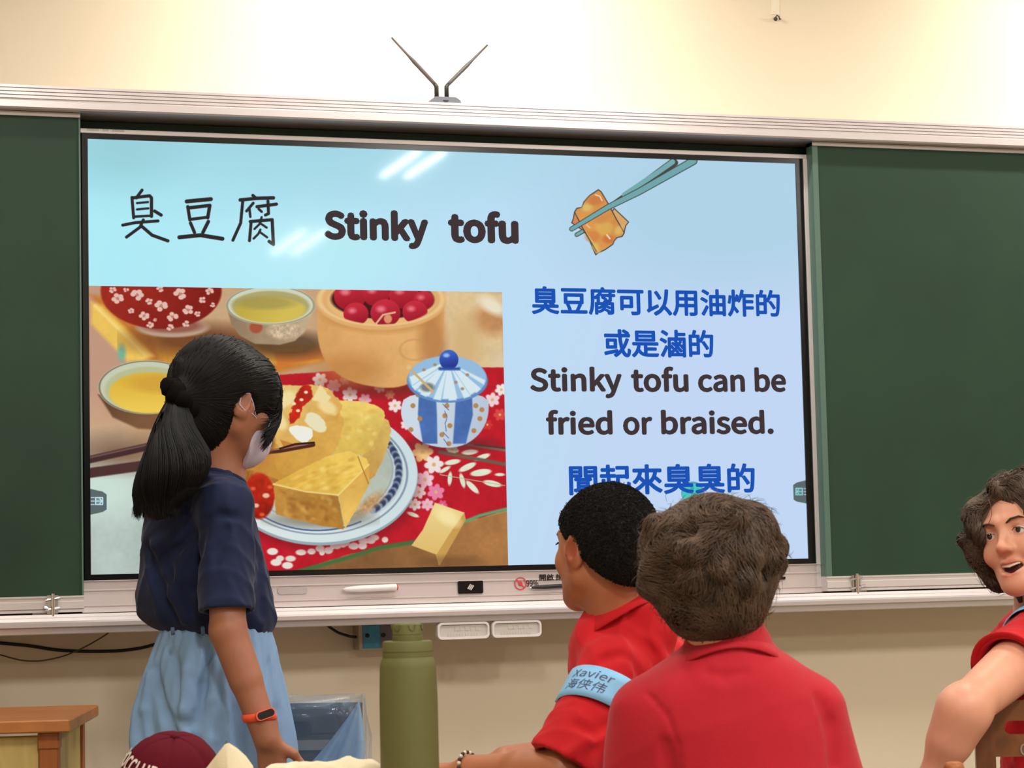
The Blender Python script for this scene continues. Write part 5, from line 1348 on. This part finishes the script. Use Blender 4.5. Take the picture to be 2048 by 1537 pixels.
# ================================================================== SMILING BOY AT THE RIGHT EDGE
D = 4.3
cp = person(2080, D, 'smiling seated person with wavy brown hair turning back over a wooden chair')
O_ = pt(2150, 1400, D+.12); O_[2] = 0
Rh = hframe(223, 2, 11); hc = pt(2056, 1072, D)
v = Vol(*bb([pt(1930, 1418, D-.44), pt(1850, 1600, D-.42), pt(1800, 1000, D-.3), pt(1840, 1640, D-.3), pt(2046, 930, D), pt(2350, 1300, D+.25), O_+UP*.5, pt(2300, 1400, D+.5)], .07), .0036)
fv = Vol(*bb([hc], .16), .0022)
T = head(fv, Rh, hc, 1.0, True)
# cheeks lifted by the smile
for q in (-1, 1): fv.add(E_(T((q*.040, .070, -.036)), (.017, .014, .014), Rh), .015)
for q in (-1, 1): fv.add(K_(T((q*.021, .093, -.038)), T((q*.031, .082, -.060)), .0018, .0015), .006, 's')
nb = pt(2095, 1235, D+.12)
fv.add(K_(T((0, -.022, -.055)), nb, .050, .056), .02)
fs = fv
v.add((lambda X, Y, Z: fs.sample(np.stack([a.ravel() for a in np.broadcast_arrays(X, Y, Z)], 1)).reshape(np.broadcast(X, Y, Z).shape), hc-.155, hc+.155), .001)
v.add(K_(T((0, -.022, -.06)), nb, .050, .056), .02); v.add(K_(nb, nb-UP*.06, .058, .09), .03)
v.add(loft_(O_, [(.55, 0, 0, .13, .10), (.75, 0, 0, .13, .10), (.9, 0, 0, .13, .10), (1.0, 0, 0, .10, .08)]), .03)
sh, el, wr = pt(2092, 1278, D-.05), pt(1930, 1418, D-.32), pt(1868, 1552, D-.30)
limb(v, [sh, el, wr], [.058, .040, .0275], .03); v.add(K_(el+(wr-el)*.1, el+(wr-el)*.45, .039, .037), .03)
v.add(E_(el-RH*.004-UP*.002, (.034, .034, .034)), .012)
hand(v, wr, wr-el-RH*.02, -FH-RH*.3, RH, 25, .95)
sh2 = pt(2300, 1300, D+.25); el2 = sh2-UP*.26+FH*.05; wr2 = el2+FH*.22-RH*.1
limb(v, [sh2, el2, wr2], [.05, .04, .028]); hand(v, wr2, FH, UP, -RH, 20)
lip = (1.0, .62, .60)
V_, Q_ = v.mesh(); 
v.build('body', M_skinC, cp, [(T((0, .094, -.0545)), np.array((.021, .010, .0042)), Rh, (.86, .56, .55)), (T((0, .090, -.0775)), np.array((.018, .012, .0048)), Rh, (.9, .58, .56)),
    (T((0, .105, -.03)), np.array((.013, .014, .010)), Rh, (1.0, .86, .82)), (T((.05, .06, -.04)), np.array((.026, .026, .022)), Rh, (1.0, .84, .80)), (T((-.05, .06, -.04)), np.array((.026, .026, .022)), Rh, (1.0, .84, .80)),
    (T((.031, .088, .010)), np.array((.015, .01, .004)), Rh, (.78, .64, .60)), (T((-.031, .088, .010)), np.array((.015, .01, .004)), Rh, (.78, .64, .60))])
for q in (-1, 1):
    ey = MB().lathe([(.0005, -.0125), (.007, -.0105), (.0115, -.006), (.0132, 0), (.0115, .0066), (.007, .0112), (.0005, .0132)], T((q*.031, .0755, .0025)), 20, Rh[:, 1]).build('eyeball', M_eye, cp, True)
    lk = Rh[:, 1]*.96+Rh[:, 0]*.05; MB().lathe([(.0002, .0136), (.0035, .0132), (.0058, .0120), (.006, .0110)], T((q*.031, .0755, .0025)), 18, lk).build('iris', M_iris, ey, True)
    MB().tube([T((q*.013, .0935, .019)), T((q*.024, .0945, .0245)), T((q*.038, .0885, .0265)), T((q*.050, .075, .020))], [.0030, .0042, .0036, .0012], 8, squash=.5).build('eyebrow', M_brow, cp, True)
    MB().tube([T((q*.0185, .0885, .0030)), T((q*.026, .0925, .0070)), T((q*.036, .0910, .0066)), T((q*.0445, .0835, .0015))], [.0006, .0011, .0011, .0006], 6).build('eyelashes', M_brow, cp, True)
# mouth: dark inside and upper teeth
MB().lathe([(.0005, -.01), (.014, -.008), (.0185, 0), (.014, .002), (.0005, .003)], T((0, .079, -.067)), 20, Rh[:, 1]).build('mouth_inside', M_mouth, cp, True)
tm = MB()
for k in range(-4, 5):
    a = k*.19; tm.box((-.0028, -.002, -.0036), (.0028, .002, .0036), R=Rh@rot((0, 0, 1), -k*11), c=T((.024*math.sin(a), .066+.024*math.cos(a), -.0600+.0009*abs(k))), bev=.0008)
tm.build('upper_teeth', M_teeth, cp)
# wavy hair, parted, chin long
hv = Vol(*bb([hc], .22), .004)
hE = lambda c, r, R2=None: E_(T(c), np.array(r), Rh if R2 is None else Rh@R2)
hv.add(hE((0, -.022, .036), (.092, .106, .096))); hv.add(hE((0, -.05, -.03), (.085, .07, .09)), .03)
for q in (-1, 1):
    hv.add(hE((q*.072, .035, .035), (.030, .050, .050)), .02); hv.add(hE((q*.088, .030, -.005), (.026, .036, .045)), .02); hv.add(hE((q*.080, .0, -.045), (.026, .036, .045)), .02)
hv.add(hE((.0, .120, -.018), (.058, .062, .090)), .008, 's'); hv.add(hE((.0, .085, -.09), (.066, .07, .070)), .01, 's'); hv.add(hE((.0, .112, .035), (.050, .055, .046)), .008, 's')
g = np.random.default_rng(41)
for k in range(46):
    q = hc+g.normal(size=3)*.08; 
    for _ in range(3): q = q-hv.grad(q[None])[0]*float(hv.sample(q[None])[0])
    if np.linalg.norm(q-hc) > .135: continue
    hv.add(E_(q, (.010+.008*g.random(),)*3), .012, 'u' if g.random() < .5 else 's')
hv.add(hE((.0, .120, -.02), (.056, .060, .088)), .006, 's')
hv.build('hair', M_hairC, cp)
def flowC(P, j):
    l = (P-hc)@Rh; o = np.stack([np.sign(l[:, 0])*np.clip(.1-l[:, 2], .0, 1)*0+np.sign(l[:, 0])*np.where(l[:, 2] > .04, 1.2, .1), -.15+0*l[:, 0], np.where(l[:, 2] > .09, -.2, -1.)], 1)
    return o@Rh.T
roots = np.concatenate([surf(hv, 9500, 13, jit=.003), surf(hv, 1800, 14, cond=lambda V: ((V-hc)@Rh)[:, 1] > .05)])
P, r = comb(hv, roots, flowC, 11, .0075, lambda t, g: .001+.004*math.sin(3*t), .00078, wob=.9, wf=70, seed=7)
L0 = (P-hc)@Rh; bad = ((np.abs(L0[..., 0]) < .044) & (L0[..., 1] > .072) & (L0[..., 2] < .050)).any(1)
strands('hair_strands', P[~bad], r[~bad], M_hairC, cp)
roots = surf(hv, 500, 17)
P, r = comb(hv, roots, flowC, 9, .007, lambda t, g: .002+.010*t, .0005, wob=1.5, wf=90, seed=9)
L0 = (P-hc)@Rh; bad = ((np.abs(L0[..., 0]) < .045) & (L0[..., 1] > .06) & (L0[..., 2] < .05)).any(1)
strands('flyaway_hair', P[~bad], r[~bad], M_hairC, cp)
MB().tube([T((.012, .098, .070)), T((.004, .108, .055)), T((.006, .108, .038)), T((.018, .104, .024)), T((.03, .1, .018))], .0006, 6).build('loose_strand', M_hairC, cp, True)
# necklace lock / dark tie under the chin
MB().tube([pt(2040, 1180, D+.02), pt(2037, 1192, D+.0), pt(2042, 1206, D)], [.005, .007, .004], 8).build('nape_lock', M_hairC, cp, True)
# shirt
lo_, hi_ = bb([pt(1900, 1190, D-.32), pt(1900, 1500, D-.32), pt(2400, 1300, D+.4), O_+UP*.42], .05)
sv = Vol(lo_, hi_, .004)
tr = [(.45, 0, 0, .155, .15), (.62, 0, 0, .155, .145), (.78, 0, 0, .15, .14), (.90, 0, 0, .165, .13), (.98, -.005, 0, .17, .115), (1.03, -.01, 0, .14, .09), (1.07, -.01, 0, .08, .065)]
sv.add(loft_(O_, tr), .01)
sv.add(K_(sh, sh+(el-sh)*.62, .066, .071), .02); sv.add(K_(nb-UP*.02, sh, .055, .062), .03); sv.add(K_(sh2, sh2-UP*.15, .06, .066), .03); sv.add(K_(nb-UP*.02, sh2, .055, .062), .03)
ud = (el-sh)/np.linalg.norm(el-sh); cc = sh+(el-sh)*.62
sv.add((folds(43, .006, 24), lo_, hi_), 0, 'd')
sv.add(K_(cc-ud*.06, cc+ud*.12, .058, .06), .003, 's')
sv.add(disk_cut(sh+(el-sh)*.46, ud, .10), .002, 's')
sv.build('polo_shirt', M_redA, cp)
V = []; 
hem = sh+(el-sh)*.455; s1 = np.cross(ud, UP); s1 /= np.linalg.norm(s1); s2 = np.cross(ud, s1)
hm = []
for a in np.linspace(0, 2*math.pi, 37): hm.append(hem+(s1*math.cos(a)+s2*math.sin(a))*.0685)
MB().tube(hm, .004, 8, squash=2.6).build('sleeve_hem', M_redA, cp, True)
a0_ = pt(2040, 1234, D-.06)
bw = sh+(el-sh)*.02
V = []; Fc = []
for i in range(32):
    a = 2*math.pi*i/32; o_ = s1*math.cos(a)+s2*math.sin(a)
    for dz in (-.030, .030): V.append(bw+o_*.0735+ud*dz)
Fc = [(2*i, 2*i+1, 2*((i+1) % 32)+1, 2*((i+1) % 32)) for i in range(32)]
obj('name_band', V, Fc, M_arm, cp, True).modifiers.new('t', 'SOLIDIFY').thickness = .002
fC = hframe(25)[:, 1]; sC = hframe(25)[:, 0]
hipC = O_+UP*.56; seated(cp, hipC, fC, sC, M_dark)
# its chair, back rail under the arm
pz = pt(1986, 1402, D-.18)
topz = pz[2]; fch = hframe(8)[:, 1]; sch = hframe(8)[:, 0]
lc = pz+sch*.165-fch*-.05; ce, W, yf = chair(lc, fch, 'dark wooden chair with slotted back beneath the smiling person', top_z=topz, slot=True, m=M_chair, wide=.20, seat_z=.42)
zz = topz-.088; q0_ = W((-.155+.035, yf(zz)-.0035, zz-.012)); q1_ = W((-.155+.052, yf(zz)-.0035, zz+.012))
V, Ft = text_mesh('C', .0); lo, hi = V.min(0), V.max(0); t = (V-lo)/(hi-lo)
obj('stencilled_letter', [q0_+sch*.016*a+UP*.022*b_ for a, b_ in t], Ft, mat('grey_stencil', (150, 140, 130), .7), ce)
# rounded post top of another chair
pk = pt(1908, 1540, 3.7); topk = pt(1908, 1524, 3.7)[2]
e = empty('wooden_stool', (pk[0], pk[1]-.0, 0), 'wooden stool with rounded brown top edge at the bottom right', 'stool')
kn = MB(); kn.lathe([(.0005, topk-.03), (.012, topk-.03), (.016, topk-.024), (.0175, topk-.012), (.015, topk-.003), (.009, topk), (.0005, topk)], (pk[0], pk[1], 0), 24)
kn.build('rounded_finial', M_woodp, e, True)
MB().tube([(pk[0], pk[1], 0), (pk[0], pk[1], topk-.028)], [.02, .013], 16).build('post', M_woodp, e, True)
MB().lathe([(.0005, .42), (.15, .42), (.155, .43), (.15, .445), (.0005, .445)], (pk[0]+.14, pk[1]-.03, 0), 32).build('seat', M_chair, e)
for k in range(3):
    a = 2.1*k+.5; MB().tube([(pk[0]+.14+.1*math.cos(a), pk[1]-.03+.1*math.sin(a), .42), (pk[0]+.14+.14*math.cos(a), pk[1]-.03+.14*math.sin(a), 0)], .014, 12).build('leg', M_chairp, e, True)

# ================================================================== FURNITURE AND THINGS
# lectern cabinet at the lower left
D = 4.62
cz = pt(140, 1440, D)[2]; pc = pt(140, 1440, D)
fx = hframe(-4); R_ = np.stack([fx[:, 0], fx[:, 1], UP], 1); L0 = np.array([pc[0], pc[1], 0])
lec = empty('wooden_lectern', L0+R_@np.array([-.4, .3, 0]), 'orange-brown wooden teacher desk with yellow plywood front at lower left', 'desk')
def lb(name, lo, hi, m, bev=.003): c = (np.array(lo)+hi)/2; return MB().box(np.array(lo)-c, np.array(hi)-c, R=R_, c=L0+R_@c, bev=bev).build(name, m, lec)
lb('desk_top', (-1.0, 0, cz-.026), (0, .52, cz), M_wood)
for x in (-.068, -.96): 
    for y in (.03, .455): lb('corner_post', (x, y, 0), (x+.040, y+.04, cz-.026), M_woodp)
lb('post_cap', (-.070, .026, cz-.062), (-.026, .072, cz-.026), M_woodp)
lb('front_panel', (-.92, .04, .06), (-.068, .055, cz-.034), M_ply); lb('side_panel', (-.045, .07, .06), (-.034, .455, cz-.03), M_ply)
# student desks (tops lie just under the frame)
def desk(c, fwd, w_, d_, h_, label):
    f = fwd/np.linalg.norm(fwd); s = np.cross(f, UP); R_ = np.stack([s, f, UP], 1); L0 = np.array([c[0], c[1], 0]); e = empty('student_desk', L0, label, 'desk')
    def b(name, lo, hi, m): cc = (np.array(lo)+hi)/2; MB().box(np.array(lo)-cc, np.array(hi)-cc, R=R_, c=L0+R_@cc, bev=.004).build(name, m, e)
    b('desk_top', (-w_/2, -d_/2, h_-.025), (w_/2, d_/2, h_), M_desk)
    for x in (-1, 1):
        for y in (-1, 1): b('leg', (x*(w_/2-.04)-.015, y*(d_/2-.04)-.015, 0), (x*(w_/2-.04)+.015, y*(d_/2-.04)+.015, h_-.025), M_blackm)
    b('book_shelf', (-w_/2+.03, -d_/2+.03, h_-.09), (w_/2-.03, d_/2-.03, h_-.08), M_blackm)
HD = .76
dc = (ptz(230, HD, 3.62)+ptz(960, HD, 3.62))/2
desk(dc, FH, .70, .48, HD, 'wood-topped desk carrying the olive bottle and maroon cap')
dc = (ptz(800, HD, 4.12)+ptz(990, HD, 4.12))/2
desk(dc, FH, .42, .40, HD, 'wood-topped desk under the folded arms of the cropped-hair person')
# olive bottle
D = 3.5
bc = ptz(822, HD, D); S_ = F/D
zb = lambda v_: pt(822, v_, D)[2]
bt = empty('water_bottle', (bc[0], bc[1], HD), 'olive green metal water bottle with a ribbed screw lid', 'bottle')
rp = lambda px_: px_/S_/2
MB().lathe([(rp(100), HD+.0005), (rp(114), HD+.006), (rp(118), HD+.02), (rp(117), zb(1400)), (rp(113.5), zb(1335)), (rp(112), zb(1330)), (rp(107), zb(1322)), (rp(103), zb(1318)), (rp(101), zb(1315.5))], (bc[0], bc[1], 0), 64).build('bottle_body', M_olive, bt, auto=35)
MB().lathe([(rp(98), zb(1317)), (rp(101.5), zb(1315)), (rp(102), zb(1306.5)), (rp(100), zb(1306)), (rp(100), zb(1304.5)), (rp(102), zb(1304)), (rp(101), zb(1288)), (rp(98), zb(1284)), (rp(90), zb(1283))], (bc[0], bc[1], 0), 64).build('screw_lid', M_olive, bt, auto=35)
lidp = MB(); prof = [(rp(60), zb(1285)), (rp(61), zb(1281)), (rp(60.5), zb(1272)), (rp(59), zb(1271.5)), (rp(59), zb(1270.5)), (rp(60.5), zb(1270)), (rp(59.5), zb(1256)), (rp(57), zb(1250)), (rp(51), zb(1247.5)), (rp(20), zb(1246.5)), (.0005, zb(1246.5))]
cap = lidp.lathe(prof, (bc[0], bc[1], 0), 64).build('spout_cap', M_olive, bt, auto=35)
for k in range(6):
    a = k*math.pi/3-.45; o_ = np.array([math.cos(a), math.sin(a), 0]); t_ = np.array([-o_[1], o_[0], 0]); zc_ = zb(1256)
    pv = [(-.0065, zb(1250.5)), (-.0045, zb(1259)), (-.001, zb(1263)), (.001, zb(1263)), (.0045, zb(1259)), (.0065, zb(1250.5)), (.005, zb(1250)), (.0035, zb(1258)), (0, zb(1261.3)), (-.0035, zb(1258)), (-.005, zb(1250))]
    MB().prism([np.array([bc[0], bc[1], 0])+o_*(rp(57.5))+t_*x+UP*z_ for x, z_ in pv], o_*.0022).build('grip_rib', M_olive, cap)
# maroon cap lying on the desk, crown up
D = 3.78
cc_ = pt(338, 1535, D); cc_[2] = HD+.028
cap_r = empty('baseball_cap', cc_, 'maroon baseball cap with white block lettering in front of the blue skirt', 'cap')
topz = pt(370, 1462, D)[2]
cR = hframe(-122, -4, -22); rc = .080; hcap = topz-HD-.028; CU = cR[:, 2]
def cappt(az, el_, dr=0):
    """az from front (deg), el_ 0..90"""
    a = math.radians(az); e_ = math.radians(el_)
    x = (rc+dr)*math.sin(a)*math.cos(e_)**.8; y = (rc*1.14+dr)*math.cos(a)*math.cos(e_)**.8; z_ = (hcap+dr)*math.sin(e_)**.92
    return cc_+cR@np.array([x, y, z_])
for k in range(6):
    V = []; Fc = []; n_ = 10; m_ = 12
    for layer in (0, -.003):
        for i in range(n_+1):
            for j in range(m_+1):
                az = 60*k+60*i/n_; el_ = 1+89*j/m_; edge = min(i, n_-i)/n_
                V.append(cappt(az, el_, layer+.0018*min(1, edge*6)))
    N1 = (n_+1)*(m_+1); 
    for b_ in (0, N1): Fc += [(b_+i*(m_+1)+j, b_+(i+1)*(m_+1)+j, b_+(i+1)*(m_+1)+j+1, b_+i*(m_+1)+j+1) for i in range(n_) for j in range(m_)]
    Fc += [(i*(m_+1), N1+i*(m_+1), N1+(i+1)*(m_+1), (i+1)*(m_+1)) for i in range(n_)]
    obj('crown_panel', V, Fc, M_cap, cap_r, True)
tp = cappt(0, 90); MB().lathe([(.0075, -.002), (.0078, .002), (.005, .005), (.0005, .006)], tp, 16).build('top_button', M_cap, cap_r, True)
V = []; Fc = []; n_ = 24
for layer in (0, .003):
    for i in range(n_+1):
        a = -62+124*i/n_
        for t in (0, .5, 1):
            b_ = cappt(a, 2)-cc_; loc_ = cR.T@b_; ext = .072*math.cos(math.radians(a*1.38))**.8*t if abs(a*1.38) < 90 else 0
            V.append(cc_+cR@np.array([loc_[0]*(1+.04*t), loc_[1]+ext, .006-.004*t+layer+.010*(1-(a/62)**2)*(1-.3*t)]))
N1 = (n_+1)*3
for b_ in (0, N1): Fc += [(b_+i*3+j, b_+i*3+j+1, b_+(i+1)*3+j+1, b_+(i+1)*3+j) for i in range(n_) for j in range(2)]
Fc += [(i*3+2, N1+i*3+2, N1+(i+1)*3+2, (i+1)*3+2) for i in range(n_)]
obj('brim', V, Fc, M_cap, cap_r, True)
def cap_text(s, az0, az1, e0, e1, b_=.02, sl=0):
    V, Ft = text_mesh(s, b_); lo, hi = V.min(0), V.max(0); t = (V-lo)/(hi-lo); P0 = []
    for dr in (.0045, .0015):
        for a, b2_ in t: P0.append(cappt(az0+(az1-az0)*a, e0+(e1-e0)*b2_+sl*(a-.5), dr))
    n_ = len(t); obj('embroidered_letters', P0[:n_], Ft, M_capw, cap_r)
cap_text('ROCCLUB', 34, -50, 30, 47, .012); cap_text('1996', 16, -26, 16, 24, .008)
# cream canvas tote
D = 3.58
tb = pt(580, 1540, D); tb[2] = HD
tote = empty('tote_bag', tb, 'crumpled cream canvas bag lying right of the maroon cap', 'bag')
v = Vol(*bb([pt(380, 1470, D+.12), pt(800, 1600, D-.14), tb], .04), .0035)
def sheet(P_, r_, k=.01):
    for i in range(len(P_)-1): v.add(K_(P_[i], P_[i+1], r_, r_), k)
pk_ = pt(452, 1492, D)
lump = [(520, 1545, .02), (560, 1535, .03), (600, 1530, .035), (650, 1533, .035), (690, 1526, .03), (740, 1528, .03), (762, 1540, .022)]
for i in range(len(lump)-1):
    a = pt(lump[i][0], lump[i][1], D); b_ = pt(lump[i+1][0], lump[i+1][1], D); a[2] -= lump[i][2]*.6; b_[2] -= lump[i+1][2]*.6
    v.add(K_(a, b_, lump[i][2]*.7, lump[i+1][2]*.7), .02); a[2] = HD+.03; b_[2] = HD+.03; v.add(K_(a, b_, .03, .03), .03)
lo_, hi_ = bb([pt(380, 1470, D+.12), pt(800, 1600, D-.14), tb], .06)
v.add((folds(55, .007, 45), lo_, hi_), 0, 'd'); v.add(half_(np.array([0, 0, HD+.001]), -UP, lo_, hi_), .001, 's')
v.build('canvas', M_bag, tote)
fl = [(398, 1556), (412, 1538), (432, 1512), (450, 1489), (458, 1487), (474, 1497), (492, 1513), (506, 1533), (514, 1556)]
V = []; nn = len(fl)
for dd in (0, .004):
    for k, (u_, v_) in enumerate(fl): V.append(pt(u_, v_, D-.01+dd+.012*math.sin(k*1.1)))
    for k, (u_, v_) in enumerate(fl): q = ptz(460+(u_-456)*1.1, HD+.004, D+.01); V.append(q+CF*dd)
Fc = []
for b_ in (0, 2*nn): Fc += [(b_+k, b_+k+1, b_+nn+k+1, b_+nn+k) for k in range(nn-1)]
Fc += [(k, 2*nn+k, 2*nn+k+1, k+1) for k in range(nn-1)]
obj('upright_flap', V, Fc, M_bag, tote, True)
tg_ = pt(455, 1489, D); MB().lathe([(.0045, -.006), (.005, .0), (.002, .006)], tg_, 10).build('dark_tip', M_grayp, tote)
# bin with blue liner
D = 5.12
zr = pt(700, 1400, D)[2]; cbn = pt(628, 1400, D); cbn[2] = 0
bn = empty('waste_bin', cbn, 'charcoal waste bin with translucent blue liner behind the navy-shirted person', 'bin')
bR = hframe(6); R_ = np.stack([bR[:, 0], bR[:, 1], UP], 1)
def rr_ring(w_, d_, z_, r_, n=6, wob=0, seed=0):
    g = np.random.default_rng(seed); return [cbn+R_@np.array([x, y, 0])*1+UP*(z_+(g.random()-.5)*wob)+R_@np.array([(g.random()-.5)*wob, (g.random()-.5)*wob, 0]) for x, y in rrect(0, 0, w_, d_, r_, n)]
def shell(rings, name, m, root, smooth=True, close=False):
    n_ = len(rings[0]); V = [p for r_ in rings for p in r_]; Fc = [(k*n_+j, k*n_+(j+1) % n_, (k+1)*n_+(j+1) % n_, (k+1)*n_+j) for k in range(len(rings)-1) for j in range(n_)]
    if close: Fc.append(tuple(range(n_))[::-1])
    return obj(name, V, Fc, m, root, smooth)
w0, d0 = .195, .22
shell([rr_ring(w0*.78, d0*.78, .002, .03), rr_ring(w0*.95, d0*.95, zr-.07, .03), rr_ring(w0, d0, zr-.065, .03), rr_ring(w0, d0, zr-.012, .03), rr_ring(w0-.012, d0-.012, zr-.012, .025), rr_ring(w0*.8-.01, d0*.8-.01, .03, .02)], 'bin_body', M_bin, bn, False, True)
P = [cbn+R_@np.array([x, -d0/2-.004, 0])+UP*z_ for x, z_ in rrect(-.0, zr-.092, .13, .022, .008)]
MB().prism(P, R_@np.array([0, .006, 0])).build('handle_plate', M_binl, bn)
P = [cbn+R_@np.array([x, -d0/2-.003, 0])+UP*z_ for x, z_ in rrect(-.03, zr-.055, .09, .03, .012)]
MB().prism(P, R_@np.array([0, .003, 0])).build('grip_recess', M_black, bn)
# liner: over the rim, gathered, hanging outside
rings = []
for k, (s_, z_, wob) in enumerate([(-.03, zr-.18, .01), (-.012, zr-.05, .006), (0, zr+.004, .006), (.012, zr+.006, .006), (.020, zr-.03, .014), (.026, zr-.09, .018), (.034, zr-.16, .022), (.03, zr-.24, .02)]):
    ring_ = rr_ring(w0+s_, d0+s_, z_, .035, 9, wob, 50+k); n_ = len(ring_)
    if k >= 4:
        ring_ = [p+R_@np.array([0, 0, 0])+UP*(.0) for p in ring_]
    rings.append(ring_)
shell(rings, 'bin_liner', M_film, bn)

gz_ = MB(); V = []; Fc = []; g = np.random.default_rng(77); nu, nv = 26, 14
for i in range(nu):
    a = i/(nu-1)
    top = pt(722-6*a, 1400+10*a, D-.12); 
    for j in range(nv):
        b_ = j/(nv-1); p = pt(718+12*math.sin(2.6*b_)-(150*b_)*a**1.1, 1404+150*b_+20*a*b_, D-.128-.012*math.sin(a*3.1)+.006*math.sin(a*19+3*b_)*b_); V.append(p)
Fc = [(i*nv+j, i*nv+j+1, (i+1)*nv+j+1, (i+1)*nv+j) for i in range(nu-1) for j in range(nv-1)]
lf = obj('gathered_liner_fold', V, Fc, M_film2, bn, True); lf.modifiers.new('t', 'SOLIDIFY').thickness = .0008
